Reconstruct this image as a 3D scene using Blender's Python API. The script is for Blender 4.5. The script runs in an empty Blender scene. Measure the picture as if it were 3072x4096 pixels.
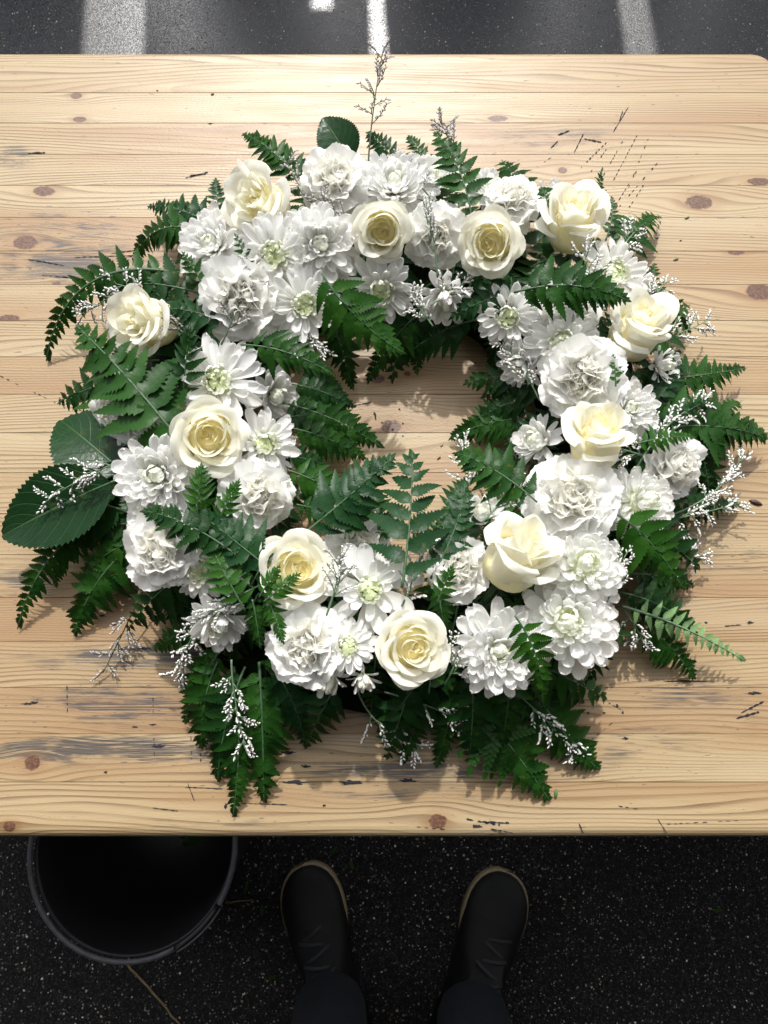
import bpy, bmesh, math, random
import numpy as np
from mathutils import Vector, Matrix, Quaternion

scene = bpy.context.scene
R = math.radians
# ------------------------------------------------------------------ camera, sky, sun
CAM_Z, TABLE_Z, TILT, FPX = 1.45, 0.77, R(14.2), 3072.0
cam_d = bpy.data.cameras.new("camera")
cam_d.sensor_fit = 'VERTICAL'
cam_d.sensor_height = 32.0
cam_d.lens = 32.0 * FPX / 4096.0
cam_d.clip_start = 0.02
cam_d.clip_end = 500
cam = bpy.data.objects.new("camera", cam_d)
scene.collection.objects.link(cam)
cam.location = (0, 0, CAM_Z)
cam.rotation_euler = (TILT, 0, 0)
scene.camera = cam

TOP_BLOCK_Y = -0.2  # front edge of the added overhead slab that shades the near ground
SUN_E, SUN_AZ = R(50), R(-3)          # elevation, angle from +Y towards +X
world = bpy.data.worlds.new("World")
scene.world = world
world.use_nodes = True
wn = world.node_tree
for n in list(wn.nodes):
    wn.nodes.remove(n)
sky = wn.nodes.new('ShaderNodeTexSky')
sky.sky_type = 'NISHITA'
sky.sun_disc = False
sky.sun_elevation = SUN_E
sky.sun_rotation = SUN_AZ
sky.air_density = 1.0
sky.dust_density = 2.5
bg = wn.nodes.new('ShaderNodeBackground')
bg.inputs['Strength'].default_value = 0.15
wo = wn.nodes.new('ShaderNodeOutputWorld')
hs = wn.nodes.new('ShaderNodeHueSaturation')     # hazy, milky sky
hs.inputs['Saturation'].default_value = 0.16
wn.links.new(sky.outputs[0], hs.inputs['Color'])
wn.links.new(hs.outputs[0], bg.inputs[0])
wn.links.new(bg.outputs[0], wo.inputs[0])

sun_d = bpy.data.lights.new("sun", 'SUN')
sun_d.energy = 1.95
sun_d.angle = R(1.3)
sun_d.color = (1.0, 0.97, 0.93)
sun = bpy.data.objects.new("sun", sun_d)
scene.collection.objects.link(sun)
SD = Vector((math.sin(SUN_AZ) * math.cos(SUN_E), math.cos(SUN_AZ) * math.cos(SUN_E), math.sin(SUN_E)))
sun.rotation_euler = SD.to_track_quat('Z', 'Y').to_euler()
sun.location = SD * 6

scene.view_settings.view_transform = 'Standard'
scene.view_settings.look = 'None'
scene.view_settings.exposure = 0.98
scene.view_settings.gamma = 1.0
scene.view_settings.use_curve_mapping = False
scene.cycles.max_bounces = 10
scene.cycles.diffuse_bounces = 8
scene.cycles.transparent_max_bounces = 8
scene.cycles.use_denoising = True

# ------------------------------------------------------------------ helpers
COL = scene.collection
rng = random.Random(7)
S = 3072.0 / 1659.0
ct, st = math.cos(TILT), math.sin(TILT)
CAMP = Vector((0, 0, CAM_Z))
CAM_UP = Vector((0, ct, st))


def ray(px, py):
    u = (px * S - 1536) / FPX
    v = (2048 - py * S) / FPX
    return Vector((u, v * ct + st, v * st - ct))


def at(px, py, z):
    """point at world height z seen at (px, py) of the 1659x2212 view of the photograph"""
    d = ray(px, py)
    return CAMP + d * ((z - CAM_Z) / d.z)


def att(px, py, h=0.0):
    return at(px, py, TABLE_Z + h)


def mpp(p):
    """metres per display pixel at a world point"""
    depth = (p - CAMP).dot(Vector((0, st, -ct)))
    return depth * S / FPX


def mesh_from(name, verts, faces, mats=(), smooth=True, uvs=None, midx=None):
    m = bpy.data.meshes.new(name)
    m.from_pydata([tuple(v) for v in verts], [], [tuple(f) for f in faces])
    for mt in mats:
        m.materials.append(mt)
    if smooth:
        m.polygons.foreach_set('use_smooth', [True] * len(m.polygons))
    if midx is not None:
        m.polygons.foreach_set('material_index', midx)
    if uvs is not None:
        lay = m.uv_layers.new(name='UVMap')
        li = np.empty(len(m.loops), dtype=np.int32)
        m.loops.foreach_get('vertex_index', li)
        lay.data.foreach_set('uv', np.asarray(uvs, dtype=np.float32)[li].ravel())
    m.update()
    return m


def grid(name, P, mat, UV):
    """P: (nu, nv, 3) array"""
    nu, nv = P.shape[:2]
    V = P.reshape(-1, 3)
    F = []
    for i in range(nu - 1):
        for j in range(nv - 1):
            a = i * nv + j
            F.append((a, a + nv, a + nv + 1, a + 1))
    return mesh_from(name, V, F, [mat], True, UV.reshape(-1, 2))


def obj(name, mesh, parent=None, mat=None):
    o = bpy.data.objects.new(name, mesh)
    COL.objects.link(o)
    if parent is not None:
        o.parent = parent
    if mat is not None:
        o.matrix_basis = mat
    return o


def tag(o, label=None, cat=None, group=None, kind=None):
    if label:
        o['label'] = label
    if cat:
        o['category'] = cat
    if group:
        o['group'] = group
    if kind:
        o['kind'] = kind
    return o


def empty(name, M=None):
    o = bpy.data.objects.new(name, None)
    o.empty_display_size = 0.01
    COL.objects.link(o)
    if M is not None:
        o.matrix_basis = M
    return o


def frame(x, z):
    """rotation matrix with local x along x and local z near z"""
    x = x.normalized()
    y = z.cross(x)
    if y.length < 1e-5:
        y = Vector((0, 1, 0)).cross(x)
    y.normalize()
    zz = x.cross(y)
    return Matrix((x, y, zz)).transposed().to_4x4()


def axis_frame(z, spin=0.0):
    q = z.normalized().to_track_quat('Z', 'Y')
    return (q.to_matrix() @ Matrix.Rotation(spin, 3, 'Z')).to_4x4()


def tube(pts, radii, n=6, cap=True):
    V, F = [], []
    k = len(pts)
    prev = None
    for i in range(k):
        t = (pts[min(i + 1, k - 1)] - pts[max(i - 1, 0)]).normalized()
        if prev is None:
            a = Vector((0, 0, 1)) if abs(t.z) < .9 else Vector((1, 0, 0))
        else:
            a = prev
        b = t.cross(a).normalized()
        a = b.cross(t).normalized()
        prev = a
        r = radii[i] if hasattr(radii, '__len__') else radii
        for j in range(n):
            th = 2 * math.pi * j / n
            V.append(pts[i] + a * (r * math.cos(th)) + b * (r * math.sin(th)))
    for i in range(k - 1):
        for j in range(n):
            F.append((i * n + j, i * n + (j + 1) % n, (i + 1) * n + (j + 1) % n, (i + 1) * n + j))
    if cap:
        F.append(tuple(range(n))[::-1])
        F.append(tuple((k - 1) * n + j for j in range(n)))
    return V, F


def bez(a, b, c, n):
    return [a * ((1 - t) ** 2) + b * (2 * t * (1 - t)) + c * (t * t) for t in [i / (n - 1) for i in range(n)]]


def lathe(profile, n=64):
    V, F = [], []
    k = len(profile)
    for j in range(n):
        th = 2 * math.pi * j / n
        for (r, z) in profile:
            V.append((r * math.cos(th), r * math.sin(th), z))
    for j in range(n):
        for i in range(k - 1):
            a, b = j * k + i, ((j + 1) % n) * k + i
            F.append((a, b, b + 1, a + 1))
    return V, F


# ------------------------------------------------------------------ materials
class NT:
    def __init__(s, name):
        s.m = bpy.data.materials.new(name)
        s.m.use_nodes = True
        s.t = s.m.node_tree
        s.b = s.t.nodes['Principled BSDF']
        s.out = s.t.nodes['Material Output']

    def n(s, typ, **kw):
        nd = s.t.nodes.new(typ)
        for k, v in kw.items():
            setattr(nd, k, v)
        return nd

    def put(s, sock, v):
        if hasattr(v, 'is_output'):
            s.t.links.new(v, sock)
        else:
            sock.default_value = v

    def math(s, op, a, b=None, c=None, clamp=False):
        nd = s.n('ShaderNodeMath', operation=op, use_clamp=clamp)
        s.put(nd.inputs[0], a)
        if b is not None:
            s.put(nd.inputs[1], b)
        if c is not None:
            s.put(nd.inputs[2], c)
        return nd.outputs[0]

    def mix(s, f, a, b, blend='MIX'):
        nd = s.n('ShaderNodeMix', data_type='RGBA', blend_type=blend)
        s.put(nd.inputs[0], f)
        for i, v in ((6, a), (7, b)):
            if isinstance(v, tuple) and len(v) == 3:
                v = v + (1,)
            s.put(nd.inputs[i], v)
        return nd.outputs[2]

    def ramp(s, f, stops, interp='LINEAR'):
        nd = s.n('ShaderNodeValToRGB')
        cr = nd.color_ramp
        cr.interpolation = interp
        while len(cr.elements) < len(stops):
            cr.elements.new(0.5)
        for e, (p, c) in zip(cr.elements, stops):
            e.position = p
            e.color = (c, c, c, 1) if not isinstance(c, tuple) else c + (1,)
        s.put(nd.inputs[0], f)
        return nd.outputs[0]

    def smooth(s, x, lo, hi):
        nd = s.n('ShaderNodeMapRange', interpolation_type='SMOOTHSTEP')
        s.put(nd.inputs[0], x)
        nd.inputs[1].default_value = lo
        nd.inputs[2].default_value = hi
        return nd.outputs[0]

    def noise(s, vec, scale, detail=2, rough=.5, out=0):
        nd = s.n('ShaderNodeTexNoise')
        if vec is not None:
            s.put(nd.inputs['Vector'], vec)
        nd.inputs['Scale'].default_value = scale
        nd.inputs['Detail'].default_value = detail
        nd.inputs['Roughness'].default_value = rough
        return nd.outputs[out]

    def comb(s, x, y, z=0.0):
        nd = s.n('ShaderNodeCombineXYZ')
        for i, v in enumerate((x, y, z)):
            s.put(nd.inputs[i], v)
        return nd.outputs[0]

    def sep(s, v):
        nd = s.n('ShaderNodeSeparateXYZ')
        s.put(nd.inputs[0], v)
        return nd.outputs

    def obcoord(s):
        return s.n('ShaderNodeTexCoord').outputs['Object']

    def rand(s):
        return s.n('ShaderNodeObjectInfo').outputs['Random']

    def bump(s, h, strength, dist=.001):
        nd = s.n('ShaderNodeBump')
        nd.inputs['Strength'].default_value = strength
        nd.inputs['Distance'].default_value = dist
        s.put(nd.inputs['Height'], h)
        s.t.links.new(nd.outputs[0], s.b.inputs['Normal'])
        return nd.outputs[0]

    def set(s, **kw):
        for k, v in kw.items():
            k = k.replace('_', ' ')
            if isinstance(v, tuple) and len(v) == 3:
                v = v + (1,)
            s.put(s.b.inputs[k], v)
        return s


def translucent(n, col, fac, normal=None):
    tr = n.n('ShaderNodeBsdfTranslucent')
    n.put(tr.inputs['Color'], col if not (isinstance(col, tuple) and len(col) == 3) else col + (1,))
    if normal is not None:
        n.t.links.new(normal, tr.inputs['Normal'])
    mx = n.n('ShaderNodeMixShader')
    mx.inputs[0].default_value = fac
    n.t.links.new(n.b.outputs[0], mx.inputs[1])
    n.t.links.new(tr.outputs[0], mx.inputs[2])
    n.t.links.new(mx.outputs[0], n.out.inputs[0])


def petal_mat(name, base, tip, fac=.3, rough=.5, streak=.5, pos=.45):
    """uv.y runs from the foot of the petal to its rim"""
    n = NT(name)
    uv = n.n('ShaderNodeUVMap').outputs[0]
    x, y, _ = n.sep(uv)
    rnd = n.rand()
    g = n.smooth(y, 0.0, pos)
    col = n.mix(g, base, tip)
    veins = n.noise(n.comb(n.math('MULTIPLY', x, 26.0), n.math('MULTIPLY', y, 1.6), n.math('MULTIPLY', rnd, 31.0)), 1.0, 3)
    col = n.mix(n.math('MULTIPLY', n.smooth(veins, .45, .75), .14), col, tuple(c * .86 for c in tip))
    col = n.mix(n.math('MULTIPLY', rnd, .35), col, (tip[0] * .97, tip[1] * .95, tip[2] * .86))
    n.set(Base_Color=col, Roughness=rough)
    n.b.inputs['Specular IOR Level'].default_value = .28
    nm = n.bump(veins, streak, .0009)
    translucent(n, col, fac, nm)
    return n.m


MAT = {}
MAT['rose_in'] = petal_mat('cream_petal_inner', (.97, .87, .50), (.97, .93, .74), .58, .5, .12, .8)
MAT['rose_mid'] = petal_mat('cream_petal_middle', (.96, .90, .64), (.96, .945, .83), .52, .5, .12, .7)
MAT['rose_out'] = petal_mat('cream_petal_outer', (.93, .91, .70), (.95, .94, .855), .48, .5, .15, .6)
MAT['mum'] = petal_mat('white_mum_petal', (.86, .90, .68), (.93, .93, .925), .45, .5, .25, .3)
MAT['mum_in'] = petal_mat('white_mum_inner_petal', (.76, .86, .48), (.93, .945, .86), .42, .5, .3, .5)
MAT['floret'] = petal_mat('green_white_floret', (.40, .56, .14), (.84, .90, .62), .25, .45, .3, .7)
MAT['carn'] = petal_mat('white_carnation_petal', (.92, .91, .80), (.94, .94, .93), .45, .6, .3, .5)
MAT['carn_in'] = petal_mat('creamy_carnation_petal', (.94, .92, .80), (.95, .945, .91), .46, .6, .3, .7)


def leaf_mat(name, c0, c1, back, rough=.40, fac=.12, uvvein=False):
    n = NT(name)
    rnd = n.rand()
    oc = n.obcoord()
    nz = n.noise(oc, 3.0 if not uvvein else 40.0, 3)
    col = n.mix(rnd, c0, c1)
    col = n.mix(n.math('MULTIPLY', n.smooth(nz, .4, .75), .35), col, tuple(c * .6 for c in c0))
    # yellowed and browned patches on some of the leaflets
    sick = n.math('MULTIPLY', n.smooth(n.noise(oc, 4.5 if not uvvein else 60.0, 3), .62, .74), n.smooth(n.math('FRACT', n.math('MULTIPLY', rnd, 7.3)), .55, .8))
    col = n.mix(n.math('MULTIPLY', sick, .6 if not uvvein else .2), col, (.11, .10, .022))
    geo = n.n('ShaderNodeNewGeometry')
    col = n.mix(geo.outputs['Backfacing'], col, back)
    h = n.noise(oc, 7.0 if not uvvein else 300.0, 2)
    if uvvein:
        x, y, _ = n.sep(n.n('ShaderNodeUVMap').outputs[0])
        a = n.math('ABSOLUTE', x)
        v = n.math('SINE', n.math('MULTIPLY', n.math('SUBTRACT', n.math('MULTIPLY', y, 7.0), n.math('MULTIPLY', a, 2.6)), 6.283))
        side = n.smooth(v, .9, 1.0)
        mid = n.math('SUBTRACT', 1.0, n.smooth(a, .015, .05))
        vm = n.math('MAXIMUM', n.math('MULTIPLY', side, .45), mid)
        col = n.mix(n.math('MULTIPLY', vm, .6), col, (c1[0] * 3.4, c1[1] * 2.3, c1[2] * 2.6))
        h = n.math('ADD', n.math('MULTIPLY', h, .5), n.math('MULTIPLY', n.math('SUBTRACT', 1.0, vm), .8))
    n.set(Base_Color=col, Roughness=rough)
    n.b.inputs['Specular IOR Level'].default_value = .17
    nm = n.bump(h, .5 if uvvein else .12, .0014 if uvvein else .004)
    translucent(n, n.mix(.5, col, (c1[0] * 1.5, c1[1] * 2.0, c1[2] * .6)), fac, nm)
    return n.m


MAT['fern'] = leaf_mat('fern_leaf', (.009, .042, .006), (.021, .076, .010), (.08, .18, .06))
MAT['fern_dark'] = leaf_mat('dark_fern_leaf', (.007, .033, .007), (.014, .054, .010), (.06, .13, .05))
MAT['fern_fresh'] = leaf_mat('fresh_fern_leaf', (.016, .066, .008), (.030, .100, .011), (.14, .26, .11), fac=.2)
MAT['fern_blue'] = leaf_mat('bluish_fern_leaf', (.008, .038, .011), (.016, .060, .017), (.08, .16, .08))
MAT['fern_pale'] = leaf_mat('pale_fern_underside', (.15, .28, .10), (.20, .33, .14), (.2, .36, .16), rough=.6)
MAT['rose_leaf'] = leaf_mat('rose_leaf_green', (.009, .034, .011), (.014, .047, .014), (.10, .19, .11), rough=.3, fac=.08, uvvein=True)


def plain(name, col, rough=.5, bump=0, bscale=200, var=0.0, metallic=0.0, spec=.5):
    n = NT(name)
    oc = n.obcoord()
    nz = n.noise(oc, bscale, 3)
    c = n.mix(n.math('MULTIPLY', n.smooth(nz, .35, .7), var), col, tuple(x * .5 for x in col))
    n.set(Base_Color=c, Roughness=rough, Metallic=metallic)
    n.b.inputs['Specular IOR Level'].default_value = spec
    if bump:
        n.bump(nz, bump, .002)
    return n.m


MAT['rose_core'] = plain('yellow_rose_heart', (.97, .87, .50), .6)
MAT['eye'] = plain('green_flower_eye', (.05, .13, .02), .6)
MAT['stem'] = plain('green_stem', (.05, .11, .045), .5, .2, 300, .4)
MAT['stem_pale'] = plain('grey_green_stem', (.13, .21, .12), .55, .2, 300, .3)
MAT['stem_dark'] = plain('dark_sprig_stem', (.05, .08, .04), .6, .2, 300, .3)
MAT['bud'] = plain('white_blossom', (.80, .77, .76), .6, 0, 500, .12)
MAT['bud_grey'] = plain('grey_mauve_blossom', (.50, .46, .48), .7, 0, 500, .35)
MAT['husk'] = plain('brown_green_husk', (.22, .23, .14), .7, 0, 400, .4)
MAT['moss'] = plain('dark_moss', (.004, .008, .003), .95, .8, 120, .6, spec=.05)
MAT['mark'] = plain('blue_black_mark', (.022, .022, .028), .75, 0, 100, .5, spec=.2)
MAT['crack'] = plain('brown_crack', (.05, .022, .012), .8, 0, 100, .4, spec=.2)
MAT['seed'] = plain('brown_seed', (.05, .025, .02), .6, .3, 400, .4)
MAT['husk_bit'] = plain('pale_husk_bit', (.34, .25, .17), .7, .3, 400, .4)
MAT['bucket'] = plain('black_bucket_plastic', (.012, .012, .013), .45, .05, 40, .3)
MAT['rim'] = plain('worn_bucket_rim', (.11, .11, .12), .5, .25, 90, .5)
MAT['leather'] = plain('black_shoe_leather', (.003, .003, .0035), .6, .2, 260, .3, spec=.35)
MAT['toe'] = plain('black_toe_rubber', (.0055, .0055, .006), .6, .1, 200, .2, spec=.35)
MAT['welt'] = plain('cream_sole_edge', (.30, .23, .13), .65, .25, 160, .45)
MAT['lace'] = plain('black_lace', (.030, .030, .034), .8, .3, 900, .3)
MAT['denim'] = plain('dark_navy_denim', (.004, .0055, .011), .9, .4, 700, .4)
MAT['skin'] = plain('skin', (.45, .28, .2), .6)
MAT['twig'] = plain('tan_twig', (.22, .16, .07), .7, .3, 300, .4)
MAT['board'] = plain('grey_board', (.33, .40, .55), .7, .3, 30, .5)  # blue so the added boards tint the reflection in the wet ground
MAT['bench_wood'] = plain('bench_wood', (.24, .16, .085), .6, .2, 25, .4)
MAT['shade_board'] = plain('brown_workshop_board', (.03, .027, .024), .8, .3, 30, .5)  # dark surface for the added slabs behind and overhead
MAT['iron'] = plain('painted_leg', (.06, .06, .065), .5, .1, 60, .3)

# ------------------------------------------------------------------ wood
ROWS = [250, 370, 492, 617, 741, 870, 1004, 1138, 1282, 1427, 1577, 1731, 1890, 2055, 2219, 2390, 2565, 2750, 2936, 3128, 3330]


def row_y(py):
    return at(829.5, py / S, TABLE_Z).y


Y_REAR, Y_FRONT = row_y(205), row_y(3352)
JOINTS = [row_y(p) for p in ROWS]
X0, X1 = -0.80, 0.418
# knots: display px, display py, half length mm, half width mm
KNOTS = [(1510, 437, 13.5, 8), (95, 413, 11, 6), (55, 524, 12, 8), (165, 207, 6, 4), (172, 258, 7, 3.5), (845, 922, 9.5, 7),
         (1215, 368, 4.5, 4), (946, 1774, 7.5, 5.5), (70, 1648, 6.5, 6), (20, 1786, 5, 4), (1640, 392, 12, 4.5),
         (1640, 630, 13, 9), (20, 688, 10, 4), (815, 818, 7, 4.5), (880, 808, 3, 2.5), (1590, 545, 8, 3), (122, 614, 4, 3),
         (1075, 256, 10, 4), (640, 1320, 4, 3), (1300, 2000, 1, 1)][:19]


def wood_material():
    n = NT('pine_plank')
    oc = n.obcoord()
    x, y, z = n.sep(oc)
    info = n.n('ShaderNodeObjectInfo')
    rnd, ocol = info.outputs['Random'], info.outputs['Color']
    cr, cg, cb = n.sep(ocol)            # red: tint, green: grain frequency, blue: plank number / 32
    yw = y
    kmask = None
    halo = None
    kn = n.noise(oc, 240.0, 2)
    for (px, py, a, b) in KNOTS:
        p = att(px, py)
        idx = next((i for i in range(20) if JOINTS[i] >= p.y > JOINTS[i + 1]), 0)
        on = n.math('COMPARE', cb, idx / 32.0, .012)
        dx = n.math('MULTIPLY', n.math('SUBTRACT', x, p.x), 1000.0 / a)
        dy = n.math('MULTIPLY', n.math('SUBTRACT', y, p.y), 1000.0 / b)
        d2 = n.math('MULTIPLY_ADD', dx, dx, n.math('MULTIPLY', dy, dy))
        dxs = n.math('MULTIPLY', dx, .24)
        d2s = n.math('MULTIPLY_ADD', dxs, dxs, n.math('MULTIPLY', n.math('MULTIPLY', dy, dy), .22))
        e = n.math('MULTIPLY', n.math('EXPONENT', n.math('MULTIPLY', d2s, -.55)), on)
        k = n.math('SUBTRACT', 1.0, n.math('MULTIPLY', e, .9))
        yw = n.math('MULTIPLY_ADD', n.math('SUBTRACT', yw, p.y), k, p.y)
        d = n.math('ADD', n.math('SQRT', d2), n.math('MULTIPLY', n.math('SUBTRACT', kn, .5), .5))
        mk = n.math('MULTIPLY', n.smooth(d, 1.12, .86), on)
        kmask = mk if kmask is None else n.math('MAXIMUM', kmask, mk)
        hl = n.math('MULTIPLY', n.smooth(d, 2.6, .9), on)
        halo = hl if halo is None else n.math('MAXIMUM', halo, hl)
    off = n.math('MULTIPLY', rnd, 71.0)
    # slow drift of the growth lines
    drift = n.noise(n.comb(n.math('MULTIPLY', x, 2.2), n.math('MULTIPLY', yw, 16.0), off), 1.0, 2)
    fine = n.noise(n.comb(n.math('MULTIPLY', x, 9.0), n.math('MULTIPLY', yw, 90.0), off), 1.0, 2)
    freq = n.math('MULTIPLY_ADD', cg, 330.0, 110.0)
    ph = n.math('ADD', n.math('MULTIPLY', yw, freq), n.math('MULTIPLY', drift, 13.0))
    ph = n.math('ADD', ph, n.math('MULTIPLY', fine, .5))
    ph = n.math('FRACT', n.math('ADD', ph, off))
    line = n.math('MULTIPLY', n.smooth(ph, .40, .92), n.smooth(ph, 1.0, .93))
    vary = n.noise(n.comb(n.math('MULTIPLY', x, 3.0), n.math('MULTIPLY', yw, 60.0), off), 1.0, 3)
    line = n.math('MULTIPLY', line, n.math('MULTIPLY_ADD', n.smooth(vary, .3, .7), .75, .25))
    fibre = n.noise(n.comb(n.math('MULTIPLY', x, 30.0), n.math('MULTIPLY', y, 1400.0), off), 1.0, 2)
    big = n.noise(n.comb(n.math('MULTIPLY', x, 2.0), n.math('MULTIPLY', y, 22.0), off), 1.0, 3)
    pale = n.mix(cr, (.400, .305, .170), (.320, .205, .098))
    dark = n.mix(cr, (.135, .076, .030), (.100, .045, .018))
    col = n.mix(n.math('MULTIPLY', line, n.math('MULTIPLY_ADD', halo, .35, .95), clamp=True), pale, dark)
    col = n.mix(n.math('MULTIPLY', n.smooth(fibre, .35, .75), .16), col, dark)
    col = n.mix(n.math('MULTIPLY', n.smooth(big, .42, .72), .75), col, (.27, .155, .070))
    col = n.mix(n.math('MULTIPLY', n.smooth(big, .5, .25), .6), col, (.41, .325, .205))
    # grey blue ink and mould streaks that follow the grain
    zones = [(330, 1420, 330, 42, .95), (250, 1520, 260, 55, .7), (230, 1620, 360, 34, 1.15), (900, 1660, 330, 34, .95),
             (850, 1720, 250, 22, .5), (1560, 1200, 130, 45, .8), (1300, 1610, 300, 60, .45), (1500, 1500, 200, 90, .5),
             (130, 545, 260, 60, .55), (1180, 300, 240, 40, .45), (50, 1250, 200, 60, .55), (200, 590, 260, 50, .75), (150, 480, 200, 50, .5), (850, 880, 260, 60, .35),
             (480, 1780, 350, 20, .35), (1350, 520, 80, 30, .5), (30, 340, 60, 40, .8)]
    zsum = None
    for (px, py, a, b, w) in zones:
        p = att(px, py)
        k = mpp(p)
        dx = n.math('MULTIPLY', n.math('SUBTRACT', x, p.x), 1 / (a * k * .75))
        dy = n.math('MULTIPLY', n.math('SUBTRACT', y, p.y), 1 / (b * k * .75))
        g = n.math('MULTIPLY', n.math('EXPONENT', n.math('MULTIPLY', n.math('MULTIPLY_ADD', dx, dx, n.math('MULTIPLY', dy, dy)), -1.0)), w)
        zsum = g if zsum is None else n.math('ADD', zsum, g)
    s1 = n.noise(n.comb(n.math('MULTIPLY', x, 13.0), n.math('MULTIPLY', yw, 640.0), off), 1.0, 3, .6)
    s0 = n.noise(n.comb(n.math('MULTIPLY', x, 24.0), n.math('MULTIPLY', y, 85.0), n.math('ADD', off, 5.0)), 1.0, 3, .6)
    s2 = n.noise(n.comb(n.math('MULTIPLY', x, 75.0), n.math('MULTIPLY', y, 430.0), 3.0), 1.0, 2, .6)
    zsum = n.math('MULTIPLY', zsum, 1.35)
    zc = n.math('MINIMUM', zsum, 1.3)
    sm = n.math('MULTIPLY', n.smooth(n.math('MULTIPLY_ADD', zc, .10, s1), .47, .62), n.smooth(n.math('MULTIPLY_ADD', zc, .20, s0), .53, .74))
    sm = n.math('MULTIPLY', sm, n.math('MINIMUM', n.math('MULTIPLY', zsum, 1.6), 1.0))
    sm2 = n.smooth(n.math('MULTIPLY_ADD', zc, .075, s2), .685, .735)
    stain = n.math('MAXIMUM', n.math('MULTIPLY', sm, .95), n.math('MULTIPLY', sm2, .8))
    haze_s = n.math('MULTIPLY', n.smooth(n.noise(n.comb(n.math('MULTIPLY', x, 9.0), n.math('MULTIPLY', y, 60.0), 9.0), 1.0, 3), .45, .75), n.math('MULTIPLY', n.math('MINIMUM', zsum, 1.0), .35))
    col = n.mix(haze_s, col, (.16, .135, .10))
    col = n.mix(n.math('MULTIPLY', stain, .88, clamp=True), col, (.035, .036, .042))
    # knots
    col = n.mix(n.math('MULTIPLY', halo, .34), col, (.25, .125, .05))
    kr = n.noise(oc, 420.0, 3)
    kcol = n.mix(n.smooth(kr, .35, .7), (.070, .030, .016), (.15, .068, .034))
    col = n.mix(kmask, col, kcol)
    n.set(Base_Color=col)
    rg = n.noise(n.comb(n.math('MULTIPLY', x, 12.0), n.math('MULTIPLY', y, 120.0), 0.0), 1.0, 3)
    n.set(Roughness=n.math('MULTIPLY_ADD', rg, .22, .34))
    n.b.inputs['Specular IOR Level'].default_value = .5
    orange = n.noise(n.comb(n.math('MULTIPLY', x, 330.0), n.math('MULTIPLY', y, 620.0), 0.0), 1.0, 3)
    h = n.math('ADD', n.math('MULTIPLY', line, -.35), n.math('MULTIPLY', orange, 1.0))
    h = n.math('ADD', h, n.math('MULTIPLY', stain, -.6))
    n.bump(h, .32, .0006)
    return n.m


MAT['wood'] = wood_material()

# ------------------------------------------------------------------ table
TT = .034        # top thickness


def rounded_poly(x0, x1, y0, y1, corners, r, steps=10):
    """outline counter-clockwise from (x0,y0); corners: set of names to round"""
    out = []
    for nm, cx, cy, a0 in (('sw', x0, y0, 180), ('se', x1, y0, 270), ('ne', x1, y1, 0), ('nw', x0, y1, 90)):
        if nm in corners:
            ccx = cx + (r if 'w' in nm else -r)
            ccy = cy + (r if 's' in nm else -r)
            for k in range(steps + 1):
                a = R(a0 + 90 * k / steps)
                out.append((ccx + r * math.cos(a), ccy + r * math.sin(a)))
        else:
            out.append((cx, cy))
    return out


def slab_mesh(name, outline, z0, z1, cham_edges, mat):
    """extruded outline whose top rim is stepped in by rings [(inset, drop)], inset along y only for long joints"""
    rings = cham_edges
    cy = sum(p[1] for p in outline) / len(outline)
    V, F = [], []
    n = len(outline)
    V += [(x, y, z0) for x, y in outline]
    for (insN, insS, insX, drop) in rings:
        ymax = max(p[1] for p in outline)
        ymin = min(p[1] for p in outline)
        xmax = max(p[0] for p in outline)
        xmin = min(p[0] for p in outline)
        sy = (ymax - ymin - insN - insS) / (ymax - ymin)
        sx = (xmax - xmin - 2 * insX) / (xmax - xmin)
        V += [(xmin + insX + (x - xmin) * sx, ymin + insS + (y - ymin) * sy, z1 - drop) for x, y in outline]
    for k in range(len(rings)):
        for i in range(n):
            j = (i + 1) % n
            F.append((k * n + i, k * n + j, (k + 1) * n + j, (k + 1) * n + i))
    F.append(tuple(range(n))[::-1])
    F.append(tuple(len(rings) * n + i for i in range(n)))
    return mesh_from(name, V, F, [mat], False)


table = empty('table', Matrix.Translation((0, 0, TABLE_Z)))
tag(table, 'worn pine table of glued strips, stained with dark marks, under the flower wreath', 'table')
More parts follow.
